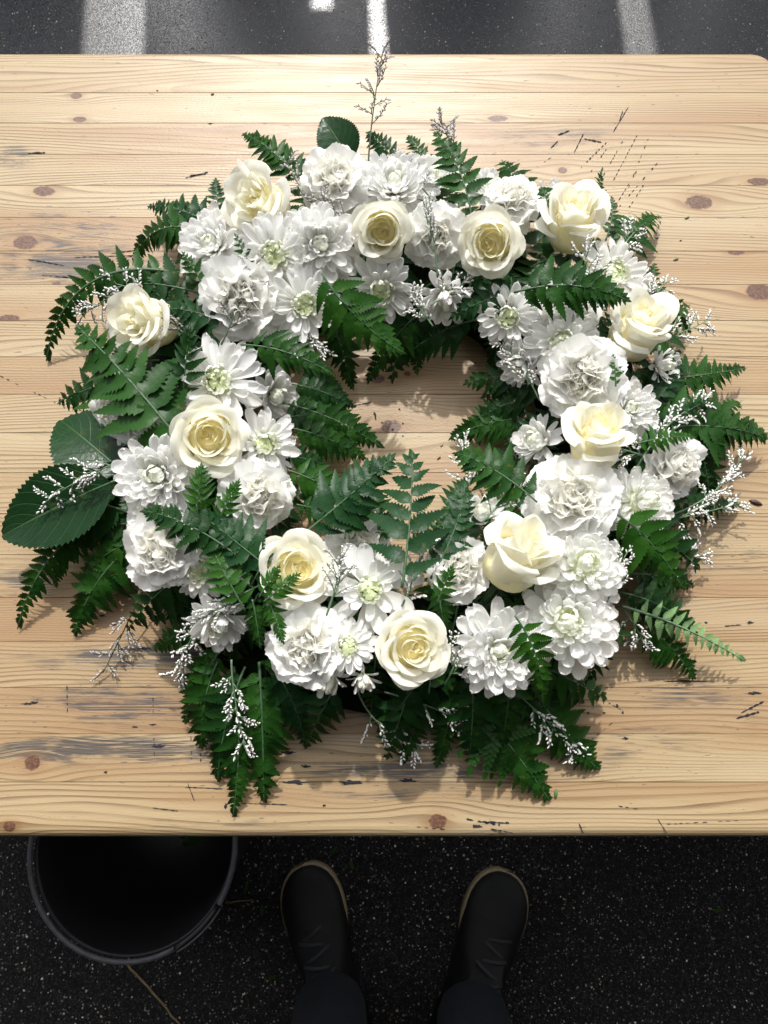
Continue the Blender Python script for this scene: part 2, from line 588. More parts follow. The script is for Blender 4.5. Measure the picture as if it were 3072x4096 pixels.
# object coordinates of the planks must be world x,y: table origin sits at x=y=0
tints = {-1: .0, 0: .45, 1: .2, 2: .1, 3: .2, 4: .15, 5: .3, 6: .55, 7: .25, 8: .3, 9: .75, 10: .2, 11: .15, 12: .2, 13: .25, 14: .3, 15: .85, 16: .25, 17: .3, 18: .15, 19: .3}
freqs = {-1: .4, 0: .12, 1: .75, 2: .3, 3: .5, 4: .35, 5: .4, 6: .5, 7: .45, 8: .35, 9: .8, 10: .5, 11: .2, 12: .4, 13: .5, 14: .35, 15: .9, 16: .45, 17: .3, 18: .45, 19: .35}
for i in range(-1, 20):
    yn, ys = (JOINTS[i], JOINTS[i + 1]) if i >= 0 else (Y_REAR, JOINTS[0])
    g = .00010
    rnd_c = set()
    rings = [(0, 0, 0, .0005), (.00022, .00022, .0002, 0)]
    y1, y0 = yn - g, ys + g
    if i == -1:                     # far edging strip runs out to the rounded rear edge
        y1 = Y_REAR
        rnd_c = {'ne', 'nw'}
        e = .007
        rings = [(0, 0, 0, e)] + [(e * (1 - math.cos(a)), .00022 * k / 5, e * .5 * (1 - math.cos(a)), e * (1 - math.sin(a))) for k, a in enumerate([R(18 * q) for q in range(1, 6)], 1)]
    if i == 19:
        y0 = Y_FRONT
        rnd_c = {'se', 'sw'}
        e = .009
        rings = [(0, 0, 0, e)] + [(.00022 * k / 5, e * (1 - math.cos(a)), e * .5 * (1 - math.cos(a)), e * (1 - math.sin(a))) for k, a in enumerate([R(18 * q) for q in range(1, 6)], 1)]
    lift = rng.uniform(-.00012, .00012)
    outl = rounded_poly(X0, X1, y0, y1, rnd_c, .022)
    me = slab_mesh('plank', outl, -TT, lift, rings, MAT['wood'])
    o = obj('plank', me, table)
    o.color = (min(1, max(0, tints[i] + rng.uniform(-.16, .16))), freqs[i], max(i, 0) / 32.0 if i >= 0 else .9, 1)


def box_mesh(name, x0, x1, y0, y1, z0, z1, mat):
    bm = bmesh.new()
    bmesh.ops.create_cube(bm, size=1)
    for v in bm.verts:
        v.co = Vector(((x0 + x1) / 2 + v.co.x * (x1 - x0), (y0 + y1) / 2 + v.co.y * (y1 - y0), (z0 + z1) / 2 + v.co.z * (z1 - z0)))
    bmesh.ops.bevel(bm, geom=bm.edges[:], offset=.003, segments=1, affect='EDGES')
    m = bpy.data.meshes.new(name)
    bm.to_mesh(m)
    bm.free()
    m.materials.append(mat)
    return m


for lx in (X0 + .05, X1 - .10):
    for ly in (Y_FRONT + .12, Y_REAR - .11):
        obj('leg', box_mesh('leg', lx, lx + .05, ly, ly + .05, -TABLE_Z, -TT - .002, MAT['iron']), table)

# cuts, pencil ticks and dents pressed into the top: (display points, dash)
mv, mf = [], []


def sliver(p, q, w, z=.0003):
    d = (q - p)
    if d.length < 1e-6:
        return
    nrm = Vector((-d.y, d.x, 0)).normalized()
    k = len(mv)
    m = (p + q) / 2 + nrm * rng.uniform(-.2, .2) * w
    for pt, ww in ((p, .25), (p + d * .25, .9), (m, 1.0), (p + d * .8, .7), (q, .15)):
        for s in (-1, 1):
            a = pt + nrm * (w * ww * .5 * s * rng.uniform(.7, 1.3))
            mv.append((a.x, a.y, z + lift_top))
    for i in range(4):
        mf.append((k + 2 * i, k + 2 * i + 2, k + 2 * i + 3, k + 2 * i + 1))


lift_top = .0002
CUTS = [(1357, 232, 1325, 285, .9, 1), (1345, 240, 1338, 262, 1.0, 1), (1260, 290, 1240, 330, 1.0, 1), (1310, 308, 1255, 362, 1.1, .5), (1262, 300, 1300, 308, 1.6, 1),
        (1310, 322, 1258, 398, .8, .35), (1345, 305, 1300, 385, .7, .5), (1380, 285, 1325, 390, .8, .45), (1400, 300, 1350, 425, .9, .35), (1420, 352, 1335, 450, .9, .35),
        (1375, 370, 1320, 460, .8, .35), (1390, 400, 1345, 470, .8, .4), (1230, 283, 1205, 292, 1.2, 1), (1205, 305, 1190, 320, 1.2, 1), (1190, 340, 1160, 362, .7, .6),
        (400, 385, 450, 372, 1.1, .8), (410, 380, 445, 376, 1.2, 1), (60, 332, 98, 330, 2.2, 1), (0, 812, 120, 870, .7, .5), (120, 870, 215, 898, .8, .6),
        (1330, 425, 1290, 470, .9, .4), (240, 548, 330, 536, .7, .9), (160, 556, 300, 552, .9, .8), (60, 560, 140, 574, .8, .9), (260, 610, 330, 600, .9, 1), (90, 595, 160, 600, .8, .9),
        (620, 500, 640, 520, .6, .7), (400, 1700, 480, 1704, .7, .8), (330, 1745, 385, 1752, .7, .9), (520, 1735, 620, 1738, .6, .8), (405, 1690, 420, 1730, .6, .7),
        (410, 1500, 414, 1640, .7, .35), (430, 1500, 434, 1650, .8, .4), (145, 1480, 146, 1540, .8, .5), (330, 1490, 334, 1640, .6, .3), (500, 1490, 560, 1540, .6, .5),
        (1230, 1455, 1300, 1510, .6, .9), (1300, 1510, 1345, 1535, .6, .5), (1330, 1555, 1275, 1600, .5, .5), (1060, 1790, 1110, 1800, .9, .8), (1250, 1778, 1260, 1800, .8, 1),
        (1420, 1768, 1440, 1800, .9, 1), (1440, 1780, 1600, 1772, .5, .4), (1215, 1395, 1225, 1400, 1.5, 1), (900, 1786, 980, 1792, .5, .6), (810, 896, 812, 908, 1.6, 1), (1130, 758, 1160, 770, .5, .7),
        (745, 880, 800, 870, .8, 1), (1395, 1750, 1330, 1740, .5, .4), (1600, 1540, 1650, 1515, 1.6, .7), (1590, 1552, 1640, 1538, 2.0, .8), (1565, 1352, 1600, 1350, 1.2, 1),
        (1200, 1300, 1260, 1305, .5, .5), (1480, 830, 1530, 812, 1.0, .7), (1010, 1770, 1080, 1782, 1.8, .6), (1040, 1775, 1100, 1778, 1.4, .8)]
for (ax, ay, bx, by, w, fill) in CUTS:
    A, B = att(ax, ay) - Vector((0, 0, TABLE_Z)), att(bx, by) - Vector((0, 0, TABLE_Z))
    L = (B - A).length
    t = 0.0
    while t < L:
        step = rng.uniform(.004, .009)
        if rng.random() < fill + .2 or fill >= 1:
            q = min(L, t + step * (1.0 if fill > .6 else .55))
            sliver(A.lerp(B, t / L), A.lerp(B, q / L), min(w, 1.4) * .0013 * rng.uniform(.5, 1.2))
        t += step * .93
o = obj('cut_mark', mesh_from('cut_mark', mv, mf, [MAT['mark']], False), table)
o['kind'] = 'stuff'


def blot(px, py, rx, ry, mat, name='dent', rot=0.0):
    """an irregular shallow mark about rx by ry display pixels"""
    p = att(px, py) - Vector((0, 0, TABLE_Z))
    k = mpp(att(px, py))
    V = [(0, 0, .00055)]
    m = 18
    for j in range(m):
        a = 2 * math.pi * j / m
        rr = rng.uniform(.35, 1.1)
        xx, yy = rx * k * rr * math.cos(a), ry * k * rr * math.sin(a)
        V.append((xx * math.cos(rot) - yy * math.sin(rot), xx * math.sin(rot) + yy * math.cos(rot), .00045))
    F = [(0, 1 + j, 1 + (j + 1) % m) for j in range(m)]
    return obj(name, mesh_from(name, V, F, [mat], False), table, Matrix.Translation(p))


for (px, py, rx, ry) in [(757, 897, 5, 4), (810, 895, 5, 6), (772, 932, 5, 4), (848, 928, 5, 3), (870, 915, 3, 3), (825, 913, 4, 3), (863, 885, 3, 3), (785, 938, 4, 3), (740, 960, 3, 3),
                         (808, 940, 6, 3), (870, 942, 3, 2), (765, 878, 6, 3), (755, 985, 3, 2), (700, 1010, 3, 3), (1333, 1525, 4, 5), (1345, 1540, 3, 5), (1270, 1540, 4, 3), (1305, 1540, 4, 3),
                         (1352, 1595, 9, 4), (1310, 1395, 4, 2), (1240, 1395, 3, 2), (1630, 1497, 22, 4), (1010, 1770, 4, 3), (1525, 1345, 5, 3), (1620, 1345, 10, 3), (228, 1668, 5, 4),
                         (488, 1740, 4, 8), (60, 1520, 16, 3), (75, 1518, 9, 4), (430, 1520, 14, 3), (420, 1528, 10, 3), (290, 1570, 8, 3), (440, 1570, 12, 3), (330, 1565, 10, 2), (220, 1330, 8, 3),
                         (310, 1400, 14, 3), (1470, 520, 4, 2), (1420, 515, 5, 2), (1210, 1395, 3, 3), (870, 1630, 20, 5), (760, 1690, 30, 6), (640, 1690, 30, 5), (1030, 1785, 14, 4), (80, 330, 12, 3),
                         (455, 267, 6, 2), (340, 196, 3, 2), (880, 1685, 22, 5), (660, 1655, 12, 4), (540, 1590, 14, 3), (345, 1612, 18, 4), (620, 1625, 20, 4), (700, 1740, 5, 3)]:
    blot(px, py, rx, ry, MAT['mark'])
tag(blot(1490, 1471, 70, 3.0, MAT['crack'], 'crack'), 'long reddish black crack beside the fern tips')

# ------------------------------------------------------------------ ground
def ground_material():
    n = NT('wet_exposed_aggregate')
    oc = n.obcoord()
    vo = n.n('ShaderNodeTexVoronoi')
    n.put(vo.inputs['Vector'], oc)
    vo.inputs['Scale'].default_value = 300.0
    dist, vcol = vo.outputs['Distance'], vo.outputs['Color']
    r1, g1, b1 = n.sep(vcol)
    stone = n.mix(g1, (.005, .005, .006), (.050, .049, .050))
    light = n.mix(b1, (.16, .13, .095), (.30, .28, .25))
    stone = n.mix(n.smooth(r1, .95, .955), stone, light)
    col = n.mix(n.smooth(dist, .58, .40), (.010, .010, .011), stone)
    pat = n.noise(oc, 3.5, 4)
    col = n.mix(n.math('MULTIPLY', n.smooth(pat, .4, .65), .35), col, (.012, .012, .013))
    # wet gloss beyond the table; near ground set dry and dull to look darker
    _x, y, _z = n.sep(oc)
    wet = n.smooth(n.math('MULTIPLY_ADD', n.noise(oc, 2.5, 3), .5, y), .55, 1.1)
    n.set(Base_Color=col)
    rw = n.math('MULTIPLY_ADD', n.noise(oc, 30.0, 3), .12, .30)
    n.set(Roughness=n.math('MULTIPLY_ADD', n.math('SUBTRACT', 1.0, wet), .40, rw))
    n.set(Specular_IOR_Level=n.math('MULTIPLY_ADD', wet, .85, .15), Coat_Weight=n.math('MULTIPLY', wet, .9), Coat_Roughness=.36)
    h = n.math('SUBTRACT', 1.0, n.smooth(dist, .05, .65))
    n.bump(h, .8, .0013)
    return n.m


MAT['ground'] = ground_material()
gm = mesh_from('ground', [(-60, -60, 0), (60, -60, 0), (60, 60, 0), (-60, 60, 0)], [(0, 1, 2, 3)], [MAT['ground']], False)
tag(obj('ground', gm), kind='structure')

# loose pale grit lying in the surface
pv, pf = [], []
prng = random.Random(5)
OCT = [(1, 0, 0), (.3, .9, 0), (-.8, .6, 0), (-.8, -.6, 0), (.3, -.9, 0)]


def pebbles(count, x0, x1, y0, y1, mats):
    global pv, pf
    for _ in range(count):
        cx, cy = prng.uniform(x0, x1), prng.uniform(y0, y1)
        r = .0008 + .0019 * prng.random() ** 2.6
        a = prng.uniform(0, 6.28)
        k = len(pv)
        el = prng.uniform(.6, 1)
        for (vx, vy, vz) in OCT:
            xx, yy = vx * r, vy * r * el
            pv.append((cx + xx * math.cos(a) - yy * math.sin(a), cy + xx * math.sin(a) + yy * math.cos(a), -.0004))
        for (vx, vy, vz) in OCT:
            xx, yy = vx * r * .6, vy * r * el * .6
            pv.append((cx + xx * math.cos(a) - yy * math.sin(a), cy + xx * math.sin(a) + yy * math.cos(a), r * .55))
        for j in range(5):
            pf.append((k + j, k + (j + 1) % 5, k + 5 + (j + 1) % 5, k + 5 + j))
        pf.append(tuple(k + 5 + j for j in range(5)))


pebbles(7000, -.85, .85, -.66, .02, None)
pebbles(5200, -1.05, 1.05, 1.38, 1.66, None)


def grit_material():
    n = NT('pale_grit')
    geo = n.n('ShaderNodeNewGeometry')
    r = geo.outputs['Random Per Island']
    col = n.ramp(r, [(0, (.10, .09, .08)), (.45, (.24, .19, .13)), (.72, (.40, .33, .22)), (.88, (.66, .60, .50)), (1, (.85, .83, .78))])
    n.set(Base_Color=col, Roughness=.5)
    return n.m


MAT['grit'] = grit_material()
tag(obj('gravel', mesh_from('gravel', pv, pf, [MAT['grit']], False)), kind='stuff')

# ------------------------------------------------------------------ unseen boards added beyond the table (they cast the bands of shade)
FY = 2.2
baffle = empty('board_fence', Matrix.Translation((0, FY, 0)))
tag(baffle, 'dark board fence with uneven gaps standing across the yard beyond the table', 'fence')


def board(xa, xb, z0, z1):
    sh = (FY - 1.523) * math.tan(SUN_AZ)
    obj('board', box_mesh('board', xa + sh, xb + sh, -.012, .012, z0, z1, MAT['board']), baffle)


GAPS = [(-1.93, -1.88), (-1.31, -1.28), (-.695, -.556), (-.165, -.118), (-.030, .002), (.553, .622), (1.0, 1.06), (1.5, 1.53)]
xs = [-2.6] + [v for gp in GAPS for v in gp] + [2.3]
for a, b in zip(xs[0::2], xs[1::2]):
    while b - a > .30:
        board(a, a + .1995, 0.0, 1.75)
        a += .2
    board(a, b, 0.0, 1.75)
board(-.165, -.118, .75, 1.75)

# ------------------------------------------------------------------ unseen slabs added behind the camera and overhead to darken the near ground
def blocker_mesh(name, x0, x1, y0, y1, z0, z1, mat):
    return box_mesh(name, x0, x1, y0, y1, z0, z1, MAT[mat])


blocker_root = empty('workshop', Matrix.Translation((0, -2.2, 0)))
tag(blocker_root, 'open fronted workshop whose roof ends above the near table edge', 'workshop')
obj('wall', box_mesh('wall', -3.2, 3.2, -.15, 0, 0, 2.75, MAT['shade_board']), blocker_root)
obj('wall', box_mesh('wall', -3.35, -3.2, -.15, 2.2, 0, 2.75, MAT['shade_board']), blocker_root)
obj('wall', box_mesh('wall', 3.2, 3.35, -.15, 2.2, 0, 2.75, MAT['shade_board']), blocker_root)
obj('roof', box_mesh('roof', -3.5, 3.5, -.3, 2.2 + TOP_BLOCK_Y, 2.76, 2.86, MAT['shade_board']), blocker_root)

sun_blocker = empty('work_bench', Matrix.Translation((1.25, .3, 0)))  # added out of view to keep direct sun off the near ground
tag(sun_blocker, 'plain brown work bench standing beside the pine table', 'bench')
obj('top', box_mesh('top', -.8305, .9, -.40, .33, .72, .765, MAT['bench_wood']), sun_blocker)
for lx in (-.72, .8):
    for ly in (-.36, .25):
        obj('leg', box_mesh('leg', lx, lx + .05, ly, ly + .05, 0, .718, MAT['iron']), sun_blocker)

# ------------------------------------------------------------------ flower building
RC = Vector((0.005, 0.228, TABLE_Z))       # ring centre on the table
RR, RW = .186, .092


def prof(p):
    """height of the flower dome above the table at a plan position, and its outward normal"""
    d = Vector((p.x - RC.x, p.y - RC.y, 0))
    r = d.length
    q = max(-1.0, min(1.0, (r - RR) / RW))
    h = .038 + .052 * math.sqrt(max(0.0, 1 - q * q))
    nrm = (d.normalized() * (q * .9) + Vector((0, 0, 1))).normalized()
    return h, nrm


def place(px, py, dz=0.0):
    h = .07
    for _ in range(8):
        p = att(px, py, h + dz)
        h2, nrm = prof(p)
        h = .5 * h + .5 * h2
    return att(px, py, h + dz), nrm


GROW = 1.18


def head_frame(px, py, dia, lean, back, dz=0.0, spin=None):
    """pose of a flower: centre pixel, visible diameter in pixels, lean away from facing the camera (right, up)"""
    p, nrm = place(px, py, dz)
    rad = dia * .5 * GROW * mpp(p)
    tocam = (CAMP - p).normalized()
    if lean is None:
        ax = (nrm * .75 + tocam * .6).normalized()
    else:
        right = Vector((1, 0, 0))
        up = tocam.cross(right).normalized()
        if up.y < 0:
            up = -up
        ax = (tocam + right * lean[0] + up * lean[1]).normalized()
    if spin is None:
        spin = rng.uniform(0, 6.28)
    org = p - ax * (rad * back)
    return Matrix.Translation(org) @ axis_frame(ax, spin) @ Matrix.Scale(rad, 4), ax


def heading_curve(alpha_fn, L, n):
    r = z = 0.0
    pts = [(0.0, 0.0)]
    for i in range(n - 1):
        s = (i + .5) / (n - 1)
        a = alpha_fn(s)
        r += math.cos(a) * L / (n - 1)
        z += math.sin(a) * L / (n - 1)
        pts.append((r, z))
    return pts


def sstep(a, b, x):
    t = max(0.0, min(1.0, (x - a) / (b - a)))
    return t * t * (3 - 2 * t)


def rose_petal(rad, H, half, flare, curl, mat, seed, tipp=.12, wav=.02, spiral=.07):
    """petal of a cup: runs out to rad, turns up for H, then flares and curls at the rim"""
    rg = random.Random(seed)
    nv, nu = 13, 13
    L = rad * .95 + H
    tr = rad * .95 / L
    ph = [rg.uniform(0, 6.28) for _ in range(4)]
    edge = rg.uniform(-.06, .06)
    P = np.zeros((nu, nv, 3))
    UV = np.zeros((nu, nv, 2))
    for i in range(nu):
        a = -1 + 2 * i / (nu - 1)
        # tips are a little pointed, shoulders droop
        Lm = L * (1 - tipp * abs(a) ** 2.6 + .03 * math.exp(-(a * 5) ** 2) + edge * a * .4)
        fl = flare * (1 - .25 * a * a) + .12 * math.sin(2.3 * a + ph[0])
        cu = curl * (1 + .35 * math.sin(1.9 * a + ph[1]))

        def al(s):
            base = 12 + 80 * sstep(tr * .35, min(.98, tr * 1.35), s)
            base -= fl * 60 * sstep(tr * 1.1, 1.0, s)
            base -= cu * 115 * sstep(.80, 1.0, s)
            return R(base)
        prof_ = heading_curve(al, Lm, nv)
        for j, (r, z) in enumerate(prof_):
            s = j / (nv - 1)
            w = (min(1.0, s * 2.6) ** .6) * (1 - .16 * sstep(.72, 1, s))
            th = a * half * w
            rr = r * (1 + spiral * a * s) + wav * math.sin(3.1 * a + ph[2] + 2 * s) * s
            zz = z + wav * .8 * math.sin(4.0 * a + ph[3]) * s * s + wav * .5 * math.sin(9 * a + ph[1]) * s ** 5
            P[i, j] = (rr * math.cos(th), rr * math.sin(th), zz)
            UV[i, j] = (a, s)
    return grid('petal', P, mat, UV)


def make_rose(label, px, py, dia, lean, kind='open', dz=0.0, seed=1, outer_pointed=False, group='cream roses in the wreath'):
    rg = random.Random(seed * 17 + 3)
    M, ax = head_frame(px, py, dia, lean, {'open': .50, 'cup': .62, 'bud': .7}[kind], dz)
    root = empty('rose', M)
    tag(root, label, 'rose', group)
    if kind == 'open':
        layers = [(.035, .80, 2, 2.2, -.10, -.25, 'rose_in'), (.075, .82, 2, 1.8, -.10, -.2, 'rose_in'), (.12, .83, 2, 1.8, -.08, -.12, 'rose_in'), (.17, .84, 3, 1.4, -.04, -.05, 'rose_in'), (.23, .85, 3, 1.4, 0, 0, 'rose_in'), (.30, .86, 3, 1.35, .03, .04, 'rose_mid'),
                  (.38, .86, 3, 1.4, .08, .12, 'rose_mid'), (.47, .84, 4, 1.15, .14, .28, 'rose_mid'), (.56, .78, 4, 1.1, .24, .55, 'rose_out'), (.64, .68, 4, 1.05, .42, .85, 'rose_out'), (.70, .50, 5, .85, .80, .5, 'rose_out')]
    elif kind == 'cup':
        layers = [(.04, 1.08, 2, 2.2, -.08, -.2, 'rose_in'), (.09, 1.12, 2, 1.8, -.06, -.1, 'rose_in'), (.15, 1.16, 3, 1.4, 0, 0, 'rose_in'), (.22, 1.20, 3, 1.35, .03, .02, 'rose_mid'), (.31, 1.22, 3, 1.3, .06, .10, 'rose_mid'),
                  (.42, 1.20, 3, 1.25, .12, .40, 'rose_out'), (.53, 1.14, 3, 1.15, .20, .85, 'rose_out'), (.62, 1.0, 3, 1.0, .34, 1.1, 'rose_out'), (.66, .72, 2, .8, .7, .9, 'rose_out')]
    else:
        layers = [(.04, 1.05, 2, 2.2, -.08, -.2, 'rose_in'), (.08, 1.08, 2, 1.8, -.06, -.1, 'rose_in'), (.13, 1.12, 3, 1.4, 0, 0, 'rose_in'), (.20, 1.14, 3, 1.3, .04, .02, 'rose_mid'), (.30, 1.14, 3, 1.3, .10, .10, 'rose_mid'),
                  (.42, 1.10, 3, 1.2, .2, .3, 'rose_out'), (.54, 1.02, 4, 1.0, .34, .6, 'rose_out'), (.66, .88, 4, .85, .6, .6, 'rose_out')]
    k = 0
    ang = rg.uniform(0, 6.28)
    for li, (rad, H, cnt, half, fl, cu, mt) in enumerate(layers):
        ang += 2.4
        for c in range(cnt):
            k += 1
            h = H * (rg.uniform(.94, 1.05) if rad < .35 else rg.uniform(.84, 1.10))
            tp = .10 if rad < .35 else rg.uniform(.08, .34)
            me = rose_petal(rad, h, half * rg.uniform(.93, 1.07), fl + rg.uniform(-.04, .06), cu * rg.uniform(.6, 1.3), MAT[mt], seed * 100 + k, tp, .012 + .022 * rad)
            obj('petal', me, root, Matrix.Rotation(ang + c * 6.283 / cnt + rg.uniform(-.15, .15), 4, 'Z') @ Matrix.Rotation(rg.uniform(-.03, .03), 4, 'X'))
    if outer_pointed:
        me = rose_petal(.62, 1.35, .42, .1, .1, MAT['rose_out'], seed * 7, .5, .02)
        obj('petal', me, root, Matrix.Rotation(outer_pointed, 4, 'Z'))
    hh = {'open': .76, 'cup': 1.0, 'bud': .92}[kind]
    V, F = lathe([(.30, .06), (.50, .12), (.52, hh * .42), (.40, hh * .72), (.22, hh * .9), (.08, hh), (.001, hh)], 20)
    obj('heart', mesh_from('heart', V, F, [MAT['rose_core']]), root)
    V, F = lathe([(.02, -.30), (.16, -.25), (.22, -.12), (.20, .02), (.05, .06)], 10)
    obj('calyx', mesh_from('calyx', V, F, [MAT['stem']]), root)
    V, F = tube([Vector((0, 0, -.25)), Vector((.02, .01, -1.1))], .07, 7)
    obj('stem', mesh_from('stem', V, F, [MAT['stem']]), root)
    return root


# ---- strap petals for the chrysanthemums
def strap(name, W, bend0, bend1, groove, mat, seed, tip=.5, nv=9, nu=7, spoon=0.0, twist=0.0):
    rg = random.Random(seed)
    P = np.zeros((nu, nv, 3))
    UV = np.zeros((nu, nv, 2))
    pr0 = heading_curve(lambda s: R(bend0 + (bend1 - bend0) * s), 1.0, 41)
    pr = [pr0[int(round((1 - (1 - j / (nv - 1)) ** 1.7) * 40))] for j in range(nv)]
    sk = rg.uniform(-.07, .07)
    for j in range(nv):
        s = 1 - (1 - j / (nv - 1)) ** 1.7
        w = W * (.42 + .58 * sstep(0, .55, s)) * math.sqrt(max(0.0, 1 - max(0.0, (s - (1 - tip)) / tip) ** 2.6) + .004)
        r, z = pr[j]
        tw = twist * s
        for i in range(nu):
            a = -1 + 2 * i / (nu - 1)
            lift = (groove + spoon * s) * W * (a * a - .4) + .10 * W * math.cos(a * 7.5) * (s * (1 - s * .6))
            yy, zz = a * w, lift
            P[i, j] = (r + .03 * math.sin(a * 4 + seed) * (s ** 6), yy * math.cos(tw) - zz * math.sin(tw) + sk * s * s, z + yy * math.sin(tw) + zz * math.cos(tw))
            UV[i, j] = (a, s)
    return grid(name, P, mat, UV)


STRAP = {
    'outer': [strap('petal', .125, 4, -18, .35, MAT['mum'], 1, .26), strap('petal', .135, 10, -8, .5, MAT['mum'], 2, .24, twist=.12), strap('petal', .125, 2, -28, .3, MAT['mum'], 3, .3, twist=-.15), strap('petal', .14, 6, 6, .55, MAT['mum'], 4, .25)],
    'mid': [strap('petal', .145, 0, 24, .6, MAT['mum'], 5, .25), strap('petal', .15, -4, 34, .7, MAT['mum'], 6, .24), strap('petal', .14, 0, 14, .5, MAT['mum'], 7, .28, twist=.2)],
    'in': [strap('petal', .16, -10, 58, .8, MAT['mum_in'], 8, .28), strap('petal', .17, -6, 48, .9, MAT['mum_in'], 9, .26), strap('petal', .16, -12, 70, .8, MAT['mum_in'], 10, .28)],
    'floret': [strap('floret', .125, -20, 110, .9, MAT['floret'], 11, .3, nv=7, nu=5), strap('floret', .12, -10, 128, 1.0, MAT['floret'], 12, .3, nv=7, nu=5)],
}


def rot_place(az, elev, r0, z0, L, roll=0.0, wscale=1.0):
    return (Matrix.Rotation(az, 4, 'Z') @ Matrix.Translation((r0, 0, z0)) @ Matrix.Rotation(-elev, 4, 'Y') @ Matrix.Rotation(roll, 4, 'X')
            @ Matrix.Diagonal((L, L * wscale, L, 1)))


MUM_ROWS = {
    # rows: (type, count, elevation, base radius, base height, length, width factor)
    'daisy': [('outer', 14, 2, .13, .0, .88, 1.12), ('outer', 13, 12, .14, .04, .84, 1.08), ('mid', 13, 24, .15, .07, .68, 1.05), ('in', 13, 44, .18, .10, .42, 1.1), ('in', 12, 58, .19, .12, .32, 1.15), ('floret', 19, 58, .19, .10, .34, 1.05), ('floret', 16, 66, .15, .13, .29, 1.05), ('floret', 11, 72, .10, .15, .22, 1.1)],
    'double': [('outer', 16, -6, .12, -.02, .90, 1.15), ('outer', 17, 6, .14, .03, .88, 1.15), ('mid', 17, 18, .15, .08, .80, 1.15), ('mid', 16, 31, .15, .12, .70, 1.2), ('mid', 14, 44, .14, .16, .60, 1.2), ('mid', 12, 56, .12, .2, .50, 1.25), ('in', 10, 66, .10, .22, .40, 1.25), ('in', 8, 75, .07, .24, .34, 1.25), ('floret', 9, 70, .07, .25, .26, 1.2)],
    'dome': [('mid', 15, -14, .36, .02, .62, 1.45), ('mid', 16, 0, .36, .12, .60, 1.45), ('mid', 16, 14, .34, .22, .56, 1.5), ('mid', 15, 28, .31, .31, .52, 1.5), ('mid', 14, 40, .27, .39, .48, 1.5), ('mid', 12, 52, .22, .46, .44, 1.5), ('in', 10, 62, .16, .52, .38, 1.5), ('in', 8, 72, .10, .56, .32, 1.5), ('in', 6, 80, .05, .58, .28, 1.4)],
    'cup': [('outer', 11, 22, .12, .02, .88, 1.2), ('mid', 12, 36, .12, .05, .84, 1.2), ('mid', 11, 50, .11, .08, .76, 1.2), ('in', 9, 64, .10, .1, .62, 1.15), ('in', 7, 76, .06, .12, .5, 1.1), ('floret', 6, 80, .04, .12, .4, 1.2)],
    'bud': [('outer', 7, 26, .16, .0, .8, .95), ('mid', 9, 52, .18, .02, .8, .95), ('in', 11, 66, .18, .05, .80, .9), ('in', 9, 76, .12, .08, .76, .9), ('floret', 8, 80, .07, .12, .66, .9)],
    'spider': [('outer', 7, -6, .12, .0, .95, 1.55), ('outer', 6, 12, .13, .05, .85, 1.5), ('mid', 9, 30, .15, .10, .52, 1.2), ('in', 12, 50, .16, .12, .38, 1.1), ('floret', 14, 64, .17, .14, .33, 1.2), ('floret', 10, 72, .12, .17, .27, 1.3), ('floret', 6, 78, .07, .2, .2, 1.3)],
}


def make_mum(label, px, py, dia, lean, kind='daisy', dz=0.0, seed=1, group='white chrysanthemums in the wreath'):
    rg = random.Random(seed * 31 + 5)
    M, ax = head_frame(px, py, dia, lean, {'daisy': .22, 'double': .25, 'dome': .4, 'cup': .45, 'bud': .55, 'spider': .2}[kind], dz)
    root = empty('chrysanthemum', M)
    tag(root, label, 'chrysanthemum', group)
    for (ty, cnt, el, r0, z0, L, ws) in MUM_ROWS[kind]:
        a0 = rg.uniform(0, 6.28)
        jit = 13 if ty != 'floret' else 5
        for c in range(cnt):
            me = rg.choice(STRAP[ty])
            az = a0 + 6.283 * c / cnt + rg.uniform(-.16, .16)
            Mx = rot_place(az, R(el + rg.uniform(-jit, jit)), r0, z0, L * rg.uniform(.84, 1.1), rg.uniform(-.3, .3), ws * rg.uniform(.88, 1.12))
            obj('floret' if ty == 'floret' else 'petal', me, root, Mx)
    if kind in ('daisy', 'spider', 'double'):
        V, F = lathe([(.09, .16), (.05, .2), (.001, .205)], 10)
        obj('eye', mesh_from('eye', V, F, [MAT['eye']]), root)
    if kind == 'dome':
        V, F = lathe([(.10, -.05), (.36, 0), (.36, .15), (.27, .38), (.10, .55), (.001, .57)], 14)
        obj('receptacle', mesh_from('receptacle', V, F, [MAT['mum']]), root)
    V, F = lathe([(.02, -.16), (.14, -.12), (.19, -.02), (.17, .06), (.10, .12), (.001, .13)], 12)
    obj('calyx', mesh_from('calyx', V, F, [MAT['stem']]), root)
    V, F = tube([Vector((0, 0, -.12)), Vector((.02, .01, -.9))], .05, 6)
    obj('stem', mesh_from('stem', V, F, [MAT['stem']]), root)
    return root


